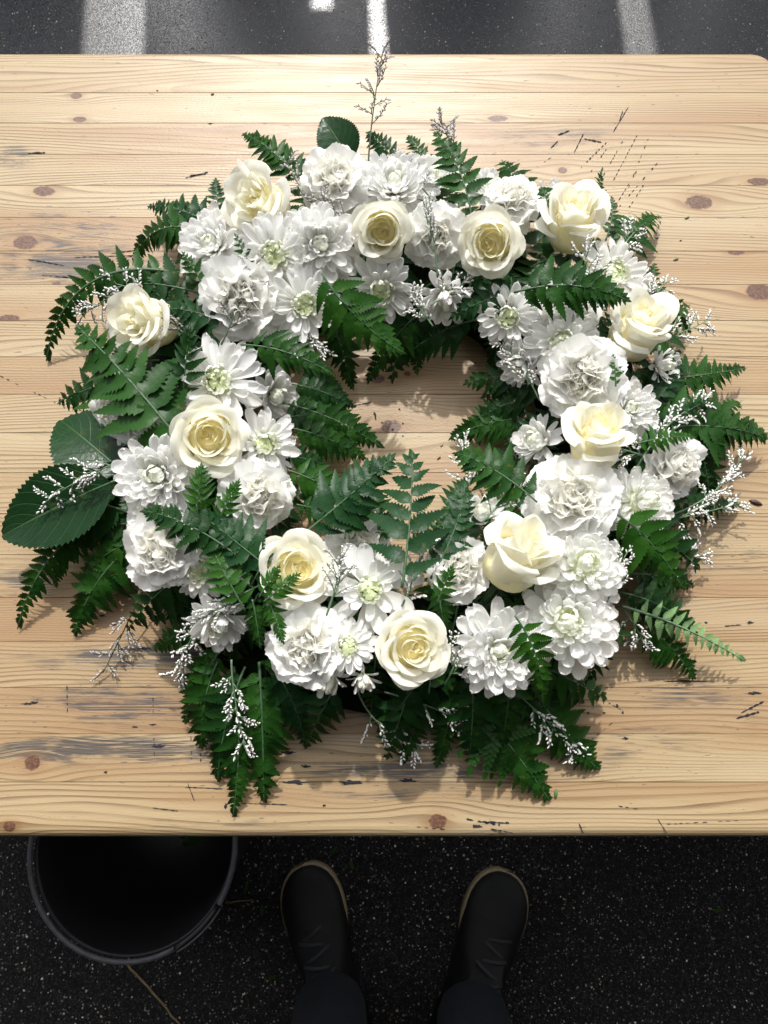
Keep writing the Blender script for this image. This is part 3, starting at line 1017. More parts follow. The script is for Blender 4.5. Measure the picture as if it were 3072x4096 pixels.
# ---- carnation petals: fans with a jagged, crumpled rim
def fan(seed, mat, spread=.78, ruff=.12, bend=10, freq=1.0):
    rg = random.Random(seed)
    nu, nv = 25, 9
    P = np.zeros((nu, nv, 3))
    UV = np.zeros((nu, nv, 2))
    p1, p2, p3 = (rg.uniform(0, 6.28) for _ in range(3))
    f1, f2 = rg.uniform(2.6, 3.8) * freq, rg.uniform(5.5, 8.0) * freq
    pr = heading_curve(lambda s: R(bend * (s - .3) * 2), 1.0, nv)
    jag = [rg.uniform(-.018, .018) + (.012 if i % 2 else -.012) for i in range(nu)]
    lob = rg.uniform(-.05, .05)
    for i in range(nu):
        a = -1 + 2 * i / (nu - 1)
        for j in range(nv):
            s = j / (nv - 1)
            r, z = pr[j]
            ext = (1 - .22 * abs(a) ** 3 + lob * a + .03 * math.sin(5 * a + p2) + jag[i] * (s ** 6))
            th = a * spread * (.22 + .78 * s ** .8)
            rr = r * ext
            w = ruff * (s ** 1.6)
            zz = z + w * math.sin(f1 * a + p1) + w * .55 * math.sin(f2 * a + p2) * s + .05 * s * math.sin(3 * a + p3)
            P[i, j] = (rr * math.cos(th) + .3 * w * math.sin(f2 * .8 * a + p3), rr * math.sin(th), zz)
            UV[i, j] = (a, s)
    return grid('petal', P, mat, UV)


FAN_OUT = [fan(50 + i, MAT['carn'], .72 + .08 * (i % 3), .10 + .03 * (i % 3), -16 + 12 * (i % 3)) for i in range(8)]
FAN_IN = [fan(70 + i, MAT['carn_in'], .85 + .1 * (i % 2), .17 + .03 * (i % 2), 20 + 12 * (i % 2), 1.5) for i in range(6)]


def make_carnation(label, px, py, dia, lean, dz=0.0, seed=1, full=1.0, group='white carnations in the wreath'):
    rg = random.Random(seed * 53 + 9)
    M, ax = head_frame(px, py, dia, lean, .38, dz)
    root = empty('carnation', M)
    tag(root, label, 'carnation', group)
    rows = [(6, -2, .05, 0.0, .97, FAN_OUT), (7, 12, .05, .04, .96, FAN_OUT), (7, 26, .05, .06, .91, FAN_OUT), (7, 40, .05, .07, .84, FAN_OUT), (8, 52, .05, .09, .76, FAN_IN), (8, 63, .05, .10, .70, FAN_IN), (8, 74, .05, .10, .64, FAN_IN), (6, 84, .03, .12, .58, FAN_IN)]
    for (cnt, el, r0, z0, L, lib) in rows:
        a0 = rg.uniform(0, 6.28)
        for c in range(cnt):
            Mx = rot_place(a0 + 6.283 * c / cnt + rg.uniform(-.25, .25), R(el + rg.uniform(-9, 9)), r0, z0, L * rg.uniform(.86, 1.1), rg.uniform(-.45, .45), rg.uniform(.85, 1.15))
            obj('petal', rg.choice(lib), root, Mx)
    V, F = lathe([(.03, -.62), (.13, -.58), (.17, -.2), (.16, 0), (.04, .05)], 10)
    obj('calyx', mesh_from('calyx', V, F, [MAT['stem_pale']]), root)
    V, F = tube([Vector((0, 0, -.6)), Vector((.02, .01, -1.3))], .06, 6)
    obj('stem', mesh_from('stem', V, F, [MAT['stem_pale']]), root)
    return root

# ------------------------------------------------------------------ the flowers, one by one
make_rose('cream rose with one tall pointed petal sticking up beside a frilly carnation', 562, 438, 158, (-.5, .3), 'bud', .012, 1, outer_pointed=1.2)
make_rose('tall oval cream rose with a closed yellow heart, between two white carnations', 826, 498, 146, (-.05, -.12), 'open', .016, 2)
make_rose('open cream rose with swirled yellow heart whose edge touches the large fern tip', 1060, 524, 158, (-.15, -.05), 'open', .016, 3)
make_rose('cream rose cup at the far end of the ring, half hidden by the large fern', 1238, 480, 158, (.05, .95), 'cup', .006, 4)
make_rose('cream rose turned outward to the side, above the white statice near the drooping fern', 312, 697, 160, (-.75, .05), 'bud', .0, 5)
make_rose('round open cream rose with the deepest yellow spiral heart', 453, 944, 182, (.0, .0), 'open', .014, 6)
make_rose('cream rose cup under the tip of the large fern, its rim folded back', 1376, 712, 165, (.45, .85), 'cup', .0, 7)
make_rose('upright cream rose cup with sharply folded outer petals, beside the pointed fern in the hole', 1290, 945, 172, (.15, 1.0), 'cup', .012, 8)
make_rose('wide open cream rose with two fern tips lying across it', 640, 1232, 190, (.15, .1), 'open', .008, 9)
make_rose('largest cream rose cup with a browned rolled rim, next to the double white chrysanthemums', 1118, 1202, 192, (.65, .85), 'cup', .016, 10)
make_rose('cream rose with many swirled petals at the near edge, beside a spread white chrysanthemum', 888, 1398, 178, (.25, -.15), 'open', .010, 11)

C = make_carnation
C('frilly white carnation at the far edge, under the upright rose leaf', 724, 382, 138, (-.1, .55), .008, 1)
C('upright white carnation squeezed between two open cream roses', 940, 512, 122, (.05, -.15), .010, 2)
C('large cream white carnation with a brown statice twig across it', 515, 645, 165, (-.1, -.05), .010, 3)
C('wide ruffled white carnation above the upright rose cup', 1256, 812, 168, (.0, .05), .010, 4)
C('white carnation half hidden behind a broad green fern frond', 258, 888, 135, (-.85, -.1), -.012, 5)
C('white carnation facing the dark hole side, below the round yellow hearted rose', 560, 1072, 142, (.3, -.1), .010, 6)
C('dense cream white carnation beside the pair of big dark rose leaves', 348, 1190, 150, (-.25, -.05), .006, 7)
C('small frilly carnation tucked behind the wide open rose with fern tips', 775, 1175, 132, (.25, .2), .004, 8)
C('pale carnation beside the largest rose cup, over a bright green leaf', 990, 1232, 125, (.15, .0), .008, 9)
C('big loose white carnation under the upright rose cup', 1238, 1072, 178, (-.1, .3), .012, 10)
C('ruffled white carnation at the near edge, under a single fern tip', 662, 1395, 160, (.0, -.1), .006, 11)
C('white carnation turned on its side, its petals spread toward the dark ferns', 1462, 1010, 140, (1.0, -.2), -.008, 12)
C('white carnation seen from behind at the far edge, over a cream rose', 1108, 425, 115, (.1, 1.0), -.002, 13)
C('white carnation mostly covered by the large fern frond', 1232, 670, 128, (.1, .2), .0, 14)
C('loose white carnation above the dense cream one near the rose leaves', 332, 1105, 110, (-.3, .25), -.002, 15)

Mm = make_mum
Mm('white chrysanthemum with upright outer petals, turned to the outside next to a rose', 458, 528, 150, (-.5, .35), 'double', .0, 1)
Mm('white daisy shaped chrysanthemum with a round green white button, under a rose', 592, 550, 155, (-.05, .05), 'daisy', .012, 2)
Mm('full white chrysanthemum with a small dark green eye, beside the daisy shaped one', 692, 528, 160, (.0, .15), 'double', .010, 3)
Mm('white chrysanthemum with curled green heart next to the fresh green fern', 656, 658, 142, (.1, .0), 'daisy', .010, 4)
Mm('white chrysanthemum with long petals hanging over the far rim of the hole', 824, 628, 138, (.0, -.35), 'daisy', .0, 5)
Mm('half closed white chrysanthemum hanging over the hole with statice across it', 962, 655, 128, (.1, -.85), 'cup', -.004, 6)
Mm('white chrysanthemum with a green white button, its petals pointing into the hole', 1096, 685, 128, (-.1, -.15), 'daisy', .0, 7)
Mm('white chrysanthemum with green curled heart beside a clump of tiny white statice', 1214, 742, 142, (.0, -.1), 'daisy', .002, 8)
Mm('large white chrysanthemum with a dotted green heart above the round open rose', 472, 822, 170, (-.15, .1), 'daisy', .006, 9)
Mm('white chrysanthemum mostly hidden under fern leaves at the hole', 600, 855, 120, (.45, -.1), 'cup', -.014, 10)
Mm('white chrysanthemum with pointed petals spreading toward the hole, beside the round rose', 572, 958, 145, (.25, .1), 'daisy', .004, 11)
Mm('large double white chrysanthemum next to the tip of the twin rose leaves', 338, 1028, 175, (-.3, .1), 'double', .004, 12)
Mm('white chrysanthemum with broad lower petals under the dense carnation', 430, 1232, 130, (.0, -.35), 'daisy', -.010, 13)
Mm('white chrysanthemum with few wide paddle petals beside the wide open rose', 798, 1272, 190, (.0, .0), 'spider', .012, 14)
Mm('small white chrysanthemum with the greenest button, near the swirled near rose', 752, 1396, 112, (.0, .0), 'daisy', .004, 15)
Mm('half opened green white chrysanthemum bud under the ruffled near carnation', 708, 1482, 92, (-.2, -1.2), 'bud', -.006, 16)
Mm('small closed green white chrysanthemum bud with a statice thread hanging from it', 785, 1478, 78, (.1, -1.1), 'bud', -.004, 17)
Mm('white chrysanthemum lying low with pinkish statice over it', 472, 1352, 140, (.05, -.75), 'cup', -.016, 18)
Mm('spread white chrysanthemum with curled loose petals at the near edge', 1078, 1405, 185, (.2, -.15), 'double', .002, 19)
Mm('largest double white chrysanthemum, a dense dome of broad petals', 1226, 1345, 200, (.05, .1), 'dome', .002, 20)
Mm('double white chrysanthemum behind the dense dome one, touching the rose cup', 1262, 1222, 170, (.25, .35), 'dome', .008, 21)
Mm('double white chrysanthemum turned outward, its petals fanned like a shell', 1390, 1085, 150, (.65, .2), 'dome', -.004, 22)
Mm('small white chrysanthemum between the rose cups and pale statice', 1362, 882, 118, (.35, .25), 'double', -.006, 23)
Mm('half open white chrysanthemum with narrow petals pointing out over the ferns', 1442, 792, 92, (1.1, .1), 'cup', -.02, 24)
Mm('white chrysanthemum with pale green heart facing outward behind the large fern', 1330, 588, 140, (.55, .3), 'daisy', .0, 25)
Mm('white chrysanthemum peeping out under the outward facing one at the far side', 1388, 628, 90, (.9, .2), 'cup', -.014, 26)
Mm('half open white chrysanthemum pointing sideways into the hole beside the rose cup', 1152, 950, 118, (-.9, .35), 'cup', -.018, 27)
Mm('half open white chrysanthemum hanging sideways in statice at the hole', 1118, 792, 105, (-.75, -.5), 'cup', -.016, 28)
Mm('white chrysanthemum partly hidden by ferns between the hole and the largest rose cup', 1040, 1105, 112, (-.2, .7), 'cup', -.020, 29)
Mm('broad white chrysanthemum seen from behind above the tall oval rose', 852, 400, 155, (.0, .95), 'double', .0, 30)
Mm('white chrysanthemum with loose upright petals behind the carnation at the far edge', 938, 372, 110, (.15, 1.1), 'cup', -.002, 31)
Mm('white chrysanthemum behind the glossy fern tip at the far edge', 1050, 402, 100, (.2, 1.0), 'cup', -.006, 32)
Mm('white chrysanthemum behind the far rose cup with two small fern tips before it', 1200, 430, 110, (.25, 1.0), 'cup', -.006, 33)
Mm('tiny closed chrysanthemum bud between the hidden carnation and the rose leaves', 305, 945, 58, (-.5, .1), 'bud', -.008, 34)


# ------------------------------------------------------------------ fern fronds
def pinna_mesh(seed, mat, teeth=9, depth=.24, W=.44, fold=.26, droop=.12):
    rg = random.Random(seed)
    V = []
    n = teeth * 2
    mids, ups, dns = [], [], []
    swp = rg.uniform(-.16, .16)
    curl = rg.uniform(.04, .30) + droop
    tw = rg.uniform(-.5, .5)

    def half(x):
        return W * .5 * min(1.0, (x * 4.2 + .12)) ** .75 * (1 - x) ** .78 * 1.3

    def put(x, y):
        a = tw * x
        z = fold * abs(y) - curl * x * x + .012 * math.sin(9 * x + seed)
        V.append((x * (1 - .12 * curl * x), y * math.cos(a) + swp * x * x, z + y * math.sin(a)))
        return len(V) - 1
    for i in range(n + 1):
        mids.append(put(i / n, 0))
    for sgn, lst in ((1, ups), (-1, dns)):
        for i in range(n + 1):
            x = i / n
            h = half(x)
            if i % 2 == 0 and 0 < i < n:
                h *= 1 - depth * rg.uniform(.6, 1.4) * (1 if x > .12 else .4)
                xx = x + .004
            else:
                xx = x + .042 * (1 - x)
            if i == n:
                h = .002
            if i == 0:
                h, xx = .014, 0.0
            lst.append(put(min(1.0, xx), sgn * h))
    F = []
    for i in range(n):
        F.append((mids[i], mids[i + 1], ups[i + 1], ups[i]))
        F.append((mids[i], dns[i], dns[i + 1], mids[i + 1]))
    return mesh_from('pinna', V, F, [mat], True)


def lobed_mesh(seed, mat, pairs=7, W=.46, droop=.14):
    """a broad lower pinna: a winged midrib with small toothed lobes"""
    rg = random.Random(seed)
    V, F = [], []

    def add(P):
        V.append(P)
        return len(V) - 1
    for k in range(pairs + 1):
        t = .04 + .86 * k / pairs
        ll = W * .62 * (1 - t) ** .75 * (1.0 if k else .75) + .02
        for sgn in (1, -1):
            if k == pairs and sgn == -1:
                continue
            ang = R(52 - 22 * t) * sgn if k < pairs else 0
            if k == pairs:
                ll = .16
            bw = .055 + .02 * (1 - t)
            dx, dy = math.cos(ang), math.sin(ang)
            nx, ny = -dy, dx
            prev = None
            st_ = 5
            for q in range(st_ + 1):
                s = q / st_
                cx, cy = t + dx * ll * s, dy * ll * s
                wd = bw * (1.05 - .25 * s if q % 2 else .78 - .2 * s) * (0.05 if q == st_ else 1)
                off = .012 if q % 2 else -.006
                z0 = -droop * cx * cx + .10 * abs(cy)
                a = add((cx + nx * wd + dx * off, cy + ny * wd + dy * off, z0 + .012))
                m = add((cx, cy, z0))
                b = add((cx - nx * wd + dx * off, cy - ny * wd + dy * off, z0 + .012))
                if prev:
                    F.append((prev[0], prev[1], m, a))
                    F.append((prev[1], prev[2], b, m))
                prev = (a, m, b)
    pr = None
    for k in range(9):
        x = k / 8 * .92
        w = .018 * (1 - x) + .004
        z0 = -droop * x * x + .002
        a, b = add((x, w, z0)), add((x, -w, z0))
        if pr:
            F.append((pr[0], pr[1], b, a))
        pr = (a, b)
    m = mesh_from('pinna', V, F, [mat], True)
    bm = bmesh.new()
    bm.from_mesh(m)
    bmesh.ops.recalc_face_normals(bm, faces=bm.faces)
    up = sum(f.normal.z * f.calc_area() for f in bm.faces)
    for f in bm.faces:
        if f.normal.z < 0:
            f.normal_flip()
    bm.to_mesh(m)
    bm.free()
    return m


PIN = {}
for mk in ('fern', 'fern_dark', 'fern_fresh', 'fern_blue', 'fern_pale'):
    PIN[mk] = ([pinna_mesh(i, MAT[mk], 10 + i % 3, .22 + .05 * (i % 3), .38 + .03 * (i % 3)) for i in range(8)],
               [lobed_mesh(20 + i, MAT[mk], 6 + i % 2) for i in range(2)],
               [pinna_mesh(40 + i, MAT[mk], 6, .26, .56) for i in range(3)])

FERN_GROUP = 'fern fronds in the wreath'


def make_fern(label, base, tip, hb, ht, mat='fern', width=.40, bow=(0, 0, 0), pairs=11, lob=0.0, face=None, seed=1, group=FERN_GROUP, bare=.10, roll=0.0, world=None):
    """base and tip in display pixels with heights above the table; bow: middle offset (right, away, up) in parts of the length"""
    rg = random.Random(seed * 7 + 11)
    if hb >= .065 and not world:
        hb, ht = hb + .022, ht + .022
    if world:
        B, T = world
    else:
        B, T = att(base[0], base[1], hb), att(tip[0], tip[1], ht)
    L = (T - B).length
    Mid = (B + T) / 2 + Vector(bow) * L
    pts = bez(B, Mid * 2 - (B + T) / 2, T, 25)
    root = empty('fern_frond', Matrix.Translation(B))
    tag(root, label, 'fern', group)
    loc = [p - B for p in pts]
    tocam = (CAMP - (B + T) / 2).normalized()
    up0 = Vector(face).normalized() if face else (tocam * .55 + Vector((0, 0, 1)) * .6).normalized()
    V, F = tube(loc, [max(.0005, .0014 * (1 - .75 * i / 24)) * max(.6, L / .12) for i in range(25)], 5)
    obj('rachis', mesh_from('rachis', V, F, [MAT['stem'] if mat != 'fern_pale' else MAT['stem_pale']]), root)
    pn, lb, sm = PIN[mat]

    def P(t):
        x = t * 24
        i = min(23, int(x))
        return loc[i].lerp(loc[i + 1], x - i), (loc[i + 1] - loc[i]).normalized()
    t = bare
    k = 0
    Lp = width * L
    while t < .97:
        p, d = P(t)
        up = (up0 - d * up0.dot(d)).normalized()
        if roll:
            up = Matrix.Rotation(roll * (t - .3), 3, d) @ up
        u = (t - bare) / (1 - bare)
        env = (.55 + .45 * sstep(0, .22, u)) * (1 - u) ** .72 + .035
        side = 1 if k % 2 else -1
        ang = R(66 - 30 * u + rg.uniform(-5, 5))
        sd = up.cross(d) * side
        dr = d * math.cos(ang) + sd * math.sin(ang) + up * rg.uniform(-.14, .10)
        ln = Lp * env * rg.uniform(.88, 1.08)
        nz = (up + sd * rg.uniform(-.3, .15) + d * rg.uniform(-.12, .12)).normalized()
        if u < lob and ln > .018:
            me = rg.choice(lb)
        elif u > .62:
            me = rg.choice(sm)
        else:
            me = rg.choice(pn)
        ws = 1.0 if ln > .012 else 1.25
        obj('pinna', me, root, Matrix.Translation(p) @ frame(dr, nz) @ Matrix.Diagonal((ln, ln * ws, ln, 1)))
        k += 1
        t += (1 - bare) / (pairs * 2.35) * (1.3 - .75 * u)
    p, d = P(.93)
    up = (up0 - d * up0.dot(d)).normalized()
    obj('pinna', pn[0], root, Matrix.Translation(p) @ frame(d, up) @ Matrix.Diagonal((L * .13, L * .15, L * .13, 1)))
    return root


FERNS = [
    # label, base, tip, hb, ht, mat, width, bow, extra
    ('dark fern tip rising behind the pointed petal rose at the far edge', (665, 405), (524, 288), .05, .05, 'fern', .36, (0, 0, .12), {}),
    ('short upright fern tip behind the outward turned chrysanthemum', (476, 478), (466, 384), .045, .05, 'fern_blue', .42, (0, 0, .1), {'pairs': 7}),
    ('dark fern reaching outward over the table behind the chrysanthemum with upright petals', (490, 505), (318, 446), .04, .02, 'fern_blue', .34, (0, 0, .14), {}),
    ('arched dark fern bending down to the table above the outward rose', (440, 505), (286, 572), .05, .012, 'fern', .34, (-.05, .12, .18), {}),
    ('long drooping fern arching from the statice down to the bare wood', (385, 590), (100, 780), .05, .004, 'fern', .24, (-.10, .14, .14), {'pairs': 13, 'lob': 0}),
    ('dark fern hanging behind the outward rose', (360, 650), (235, 690), .04, .02, 'fern_dark', .4, (0, .05, .1), {}),
    ('broad green fern frond lying over the hidden carnation', (405, 975), (164, 702), .075, .075, 'fern', .44, (.04, -.02, .08), {'pairs': 9, 'lob': 0}),
    ('narrow fern tip pointing outward above the hidden carnation', (275, 830), (157, 858), .04, .02, 'fern_dark', .34, (0, 0, .05), {'pairs': 9}),
    ('small fern with narrow leaves standing between the outward rose and the dotted heart chrysanthemum', (395, 860), (410, 705), .07, .1, 'fern_dark', .42, (0, 0, .02), {'pairs': 6, 'lob': 0}),
    ('fern with broad leaf tips lying over the large carnation edge', (500, 700), (355, 665), .07, .075, 'fern_blue', .5, (0, .02, .06), {'pairs': 6, 'lob': 0}),
    ('short dark fern tip between two white chrysanthemums near the statice twig', (448, 630), (395, 545), .07, .085, 'fern', .5, (0, 0, .04), {'pairs': 5, 'lob': 0}),
    ('low curled fern hanging over the near table side of the twin rose leaves', (262, 1110), (38, 1358), .035, .004, 'fern', .26, (-.05, .10, .12), {'pairs': 13, 'lob': 0}),
    ('pointed fern lying on the wood below the dense carnation', (290, 1175), (160, 1374), .04, .004, 'fern', .40, (-.04, .04, .08), {'pairs': 10}),
    ('fresh fern hanging beside the curled one by the twin rose leaves', (262, 1110), (118, 1268), .045, .012, 'fern_fresh', .3, (-.08, .08, .10), {'pairs': 11, 'lob': 0}),
    ('glossy fern with spread leaves against the dense carnation', (300, 1165), (172, 1250), .045, .02, 'fern_fresh', .46, (0, .04, .1), {'pairs': 7}),
    ('dark fern crossing the loose carnation below the double chrysanthemum', (505, 1195), (308, 1103), .085, .085, 'fern_dark', .40, (0, .06, .05), {'pairs': 9, 'lob': 0}),
    ('light green fern tip over the lower petals of the round open rose', (425, 1125), (436, 1002), .085, .10, 'fern_fresh', .46, (0, 0, .05), {'pairs': 7, 'lob': .2}),
    ('small bright fern tip in front of the carnation below the round rose', (470, 1130), (516, 1038), .085, .1, 'fern_fresh', .44, (0, 0, .03), {'pairs': 6, 'lob': 0}),
    ('dark fern with long smooth leaves in front of the carnation facing the hole', (590, 1235), (420, 1100), .08, .085, 'fern_blue', .48, (0, 0, .06), {'pairs': 8, 'lob': 0}),
    ('bright fern between the wide open rose and the broad petal chrysanthemum', (530, 1320), (440, 1150), .075, .08, 'fern_fresh', .36, (0, 0, .08), {'pairs': 9, 'lob': 0}),
    ('green fern reaching into the hole from the dotted heart chrysanthemum', (520, 745), (716, 806), .07, .07, 'fern', .38, (0, .05, .06), {'pairs': 9, 'lob': 0}),
    ('large fresh green fern frond bending down into the far side of the hole', (695, 590), (872, 762), .085, .055, 'fern_fresh', .46, (-.06, -.06, .05), {'pairs': 8, 'lob': 0}),
    ('pointed dark fern reaching furthest into the hole above the table knot', (610, 870), (826, 967), .05, .02, 'fern', .36, (0, .03, .08), {'pairs': 10}),
    ('dark fern beside the pointed one at the hole', (600, 905), (760, 895), .05, .03, 'fern_dark', .4, (0, 0, .08), {'pairs': 9}),
    ('dark fern hanging down at the rim of the hole under the fresh green frond', (715, 690), (762, 842), .05, .012, 'fern', .44, (0, .04, .08), {'pairs': 9}),
    ('glossy dark fern hanging toward the sunlit wood in the hole', (905, 680), (792, 828), .05, .008, 'fern', .40, (0, .06, .1), {'pairs': 9}),
    ('dark glossy fern hanging straight down at the far rim of the hole', (880, 660), (900, 810), .05, .01, 'fern', .42, (.03, .06, .1), {'pairs': 9, 'lob': 0}),
    ('dark fern with side leaves hanging over the shaded wood of the hole', (1040, 690), (850, 790), .05, .014, 'fern_dark', .42, (0, .05, .1), {'pairs': 9, 'lob': 0}),
    ('dark fern tips hanging beside the statice clump at the hole', (1090, 690), (1060, 815), .045, .008, 'fern_dark', .44, (0, .06, .1), {'pairs': 8}),
    ('largest fern frond, arched across two cream roses at the far side', (1110, 632), (1358, 650), .095, .095, 'fern', .44, (0, .06, .08), {'pairs': 10, 'lob': 0}),
    ('small fern tip pointing to the hole under the swirled far rose', (1140, 622), (972, 686), .07, .05, 'fern_blue', .42, (0, .02, .06), {'pairs': 7, 'lob': 0}),
    ('glossy fern standing upright behind the two far roses, pinkish statice at its tip', (1018, 465), (940, 285), .085, .09, 'fern', .42, (.05, 0, .06), {'pairs': 8, 'lob': 0}),
    ('bluish fern with curled leaves behind the tall statice stem', (860, 360), (792, 285), .04, .045, 'fern_blue', .5, (0, 0, .1), {'pairs': 7}),
    ('narrow dark fern tip behind the broad far chrysanthemum', (920, 360), (882, 292), .045, .05, 'fern', .5, (0, 0, .1), {'pairs': 6}),
    ('thin upright fern tip at the far edge beside the rose cup', (1282, 450), (1302, 363), .04, .05, 'fern', .34, (0, 0, .02), {'pairs': 7, 'roll': 1.6}),
    ('fern lying outward on the wood beside white statice at the far corner', (1310, 545), (1428, 468), .04, .012, 'fern', .44, (0, .0, .1), {'pairs': 8}),
    ('thin fern behind the far rose cup, half turned on edge', (1308, 520), (1322, 425), .045, .05, 'fern_dark', .32, (.05, 0, .05), {'pairs': 7}),
    ('short fern tip behind the white statice outside the far chrysanthemum', (1395, 660), (1415, 568), .03, .03, 'fern_dark', .44, (0, 0, .08), {'pairs': 6}),
    ('low dark fern under the outer statice near the rose cup with folded rim', (1420, 640), (1492, 720), .03, .01, 'fern', .42, (0, 0, .08), {'pairs': 7}),
    ('long pointed fern lying in the hole, aimed at the table knot', (1148, 905), (972, 946), .03, .008, 'fern', .44, (0, .05, .06), {'pairs': 11, 'lob': 0}),
    ('dark fern above the long pointed one at the hole', (1150, 860), (1030, 905), .04, .02, 'fern_dark', .46, (0, .04, .06), {'pairs': 8}),
    ('bluish fern pointing up across the hole from the small carnation', (660, 1150), (852, 984), .075, .075, 'fern_blue', .44, (0, -.03, .06), {'pairs': 9, 'lob': 0}),
    ('light green fern lying from the pointed petal chrysanthemum toward the hole', (620, 1015), (755, 1085), .06, .045, 'fern_fresh', .5, (0, .03, .08), {'pairs': 7, 'lob': 0}),
    ('broad central fern standing with its branched leaves against the hole', (868, 1270), (890, 975), .085, .075, 'fern_blue', .46, (.02, 0, .04), {'pairs': 6}),
    ('dark fern beside the broad central one, its tip near the statice sprig', (930, 1250), (1005, 1040), .07, .07, 'fern_blue', .36, (.06, 0, .04), {'pairs': 9, 'lob': 0}),
    ('broad fern with smooth leaves pointing into the hole from the largest rose cup', (1160, 1085), (984, 978), .085, .075, 'fern', .48, (0, .05, .05), {'pairs': 7, 'lob': 0}),
    ('green fern standing at the hole between the small carnation and the broad central frond', (745, 1165), (768, 1020), .07, .06, 'fern', .5, (0, 0, .06), {'pairs': 7}),
    ('dark fern behind the broad central frond, close to the small carnation', (820, 1180), (808, 1045), .06, .05, 'fern_dark', .5, (0, 0, .06), {'pairs': 7}),
    ('dark fern leaning over the hole beside the statice sprig standing alone', (945, 1190), (972, 1085), .06, .05, 'fern', .5, (0, 0, .06), {'pairs': 6}),
    ('dark fern at the hole under the pointed petal chrysanthemum', (610, 985), (705, 1005), .05, .03, 'fern_dark', .5, (0, .02, .08), {'pairs': 8}),
    ('dark fern at the hole below the light green one', (640, 1090), (735, 1120), .055, .04, 'fern', .5, (0, .02, .08), {'pairs': 7}),
    ('dark fern reaching into the hole just above the pointed dark one', (630, 830), (765, 880), .055, .035, 'fern_dark', .46, (0, .03, .08), {'pairs': 9}),
    ('green fern reaching into the hole just below the pointed dark one', (630, 925), (790, 992), .05, .02, 'fern', .42, (0, .03, .08), {'pairs': 9}),
    ('short dark fern at the hole beside the hidden chrysanthemum', (650, 800), (740, 845), .055, .03, 'fern', .5, (0, .03, .08), {'pairs': 8}),
    ('fern at the hole between the carnation below the round rose and the light green fern', (640, 1030), (735, 1045), .05, .03, 'fern_dark', .5, (0, .03, .08), {'pairs': 8}),
    ('low dark fern in the hole behind the broad central frond', (960, 1110), (1010, 1030), .03, .02, 'fern_dark', .5, (0, 0, .08), {'pairs': 6}),
    ('fern tip between the hole and the big loose carnation', (1130, 1050), (1060, 985), .05, .03, 'fern_dark', .5, (0, 0, .1), {'pairs': 6}),
    ('fern reaching straight outward from the small half open chrysanthemum', (1420, 822), (1612, 795), .035, .02, 'fern', .36, (0, -.04, .08), {'pairs': 10}),
    ('longest outward fern, its thin tip pointing past the dark ferns off the wreath', (1380, 935), (1660, 948), .05, .02, 'fern', .42, (0, .04, .08), {'pairs': 11}),
    ('broad dark fern with upswept leaves outside the sideways carnation', (1440, 985), (1600, 868), .04, .025, 'fern', .46, (0, 0, .1), {'pairs': 9}),
    ('dark fern bending down behind the sideways carnation', (1470, 915), (1530, 1105), .04, .008, 'fern_dark', .40, (.06, .04, .1), {'pairs': 9}),
    ('bluish pale fern tip above the outer white statice', (1400, 880), (1468, 755), .045, .04, 'fern_blue', .42, (0, 0, .1), {'pairs': 8, 'lob': 0}),
    ('thin grey green fern lying across the outer white statice', (1385, 965), (1535, 862), .06, .06, 'fern_blue', .26, (0, .04, .05), {'pairs': 9, 'lob': 0, 'roll': 1.2}),
    ('glossy narrow fern tip lying over the sideways carnation', (1370, 960), (1500, 945), .075, .07, 'fern_fresh', .34, (0, .03, .05), {'pairs': 8, 'lob': 0}),
    ('bright glossy fern beside the double chrysanthemum turned outward', (1330, 1110), (1478, 1275), .08, .05, 'fern_fresh', .48, (0, .06, .06), {'pairs': 7, 'lob': 0}),
    ('dark fern lying outward below the bright glossy one', (1350, 1180), (1510, 1190), .035, .012, 'fern_dark', .42, (0, .0, .1), {'pairs': 9}),
    ('dark fern with upturned tips under the outer statice near the seed on the wood', (1440, 1080), (1600, 1090), .03, .008, 'fern_dark', .36, (0, -.05, .06), {'pairs': 9}),
    ('dark fern behind the bright glossy one, its leaves against bare wood', (1360, 1240), (1500, 1268), .035, .012, 'fern_dark', .46, (0, .03, .1), {'pairs': 9}),
    ('dull green fern with curled thin tip above the pale turned one', (1340, 1280), (1505, 1372), .04, .015, 'fern_dark', .38, (.03, .05, .1), {'pairs': 10}),
    ('dark pointed fern lying on the wood, aimed at the long crack', (1370, 1330), (1502, 1468), .03, .006, 'fern', .42, (0, .03, .08), {'pairs': 9}),
    ('pale green fern turned over to show its underside, long thin tip', (1345, 1310), (1608, 1428), .045, .02, 'fern_pale', .20, (0, .03, .04), {'pairs': 11, 'lob': 0}),
    ('twisted thin fern hanging below the largest double chrysanthemum', (1300, 1370), (1238, 1502), .03, .008, 'fern_dark', .30, (.10, 0, .06), {'pairs': 8, 'lob': 0, 'roll': 1.5}),
    ('bright fern tip hanging over the spread near chrysanthemum', (1112, 1330), (1172, 1518), .095, .06, 'fern_fresh', .34, (.06, .02, .08), {'pairs': 9, 'lob': 0}),
    ('feathery fern with bare wood showing between its leaves, statice at its end', (1140, 1465), (1296, 1664), .03, .004, 'fern', .44, (-.05, -.03, .08), {'pairs': 11, 'lob': 0}),
    ('dark fern with sideways leaves above the feathery statice tipped one', (1130, 1440), (1262, 1520), .035, .015, 'fern_dark', .44, (0, .03, .1), {'pairs': 8}),
    ('largest fern on the near wood, its broad tip furthest toward the table edge', (990, 1490), (1188, 1730), .03, .004, 'fern', .42, (0, .03, .08), {'pairs': 10, 'lob': .5}),
    ('dark fern pointing at the near table edge under the swirled near rose', (915, 1455), (870, 1650), .035, .006, 'fern', .38, (.03, .03, .1), {'pairs': 10}),
    ('dark fern hanging between the swirled near rose and the spread chrysanthemum', (985, 1470), (940, 1658), .03, .005, 'fern', .38, (.03, .03, .1), {'pairs': 10}),
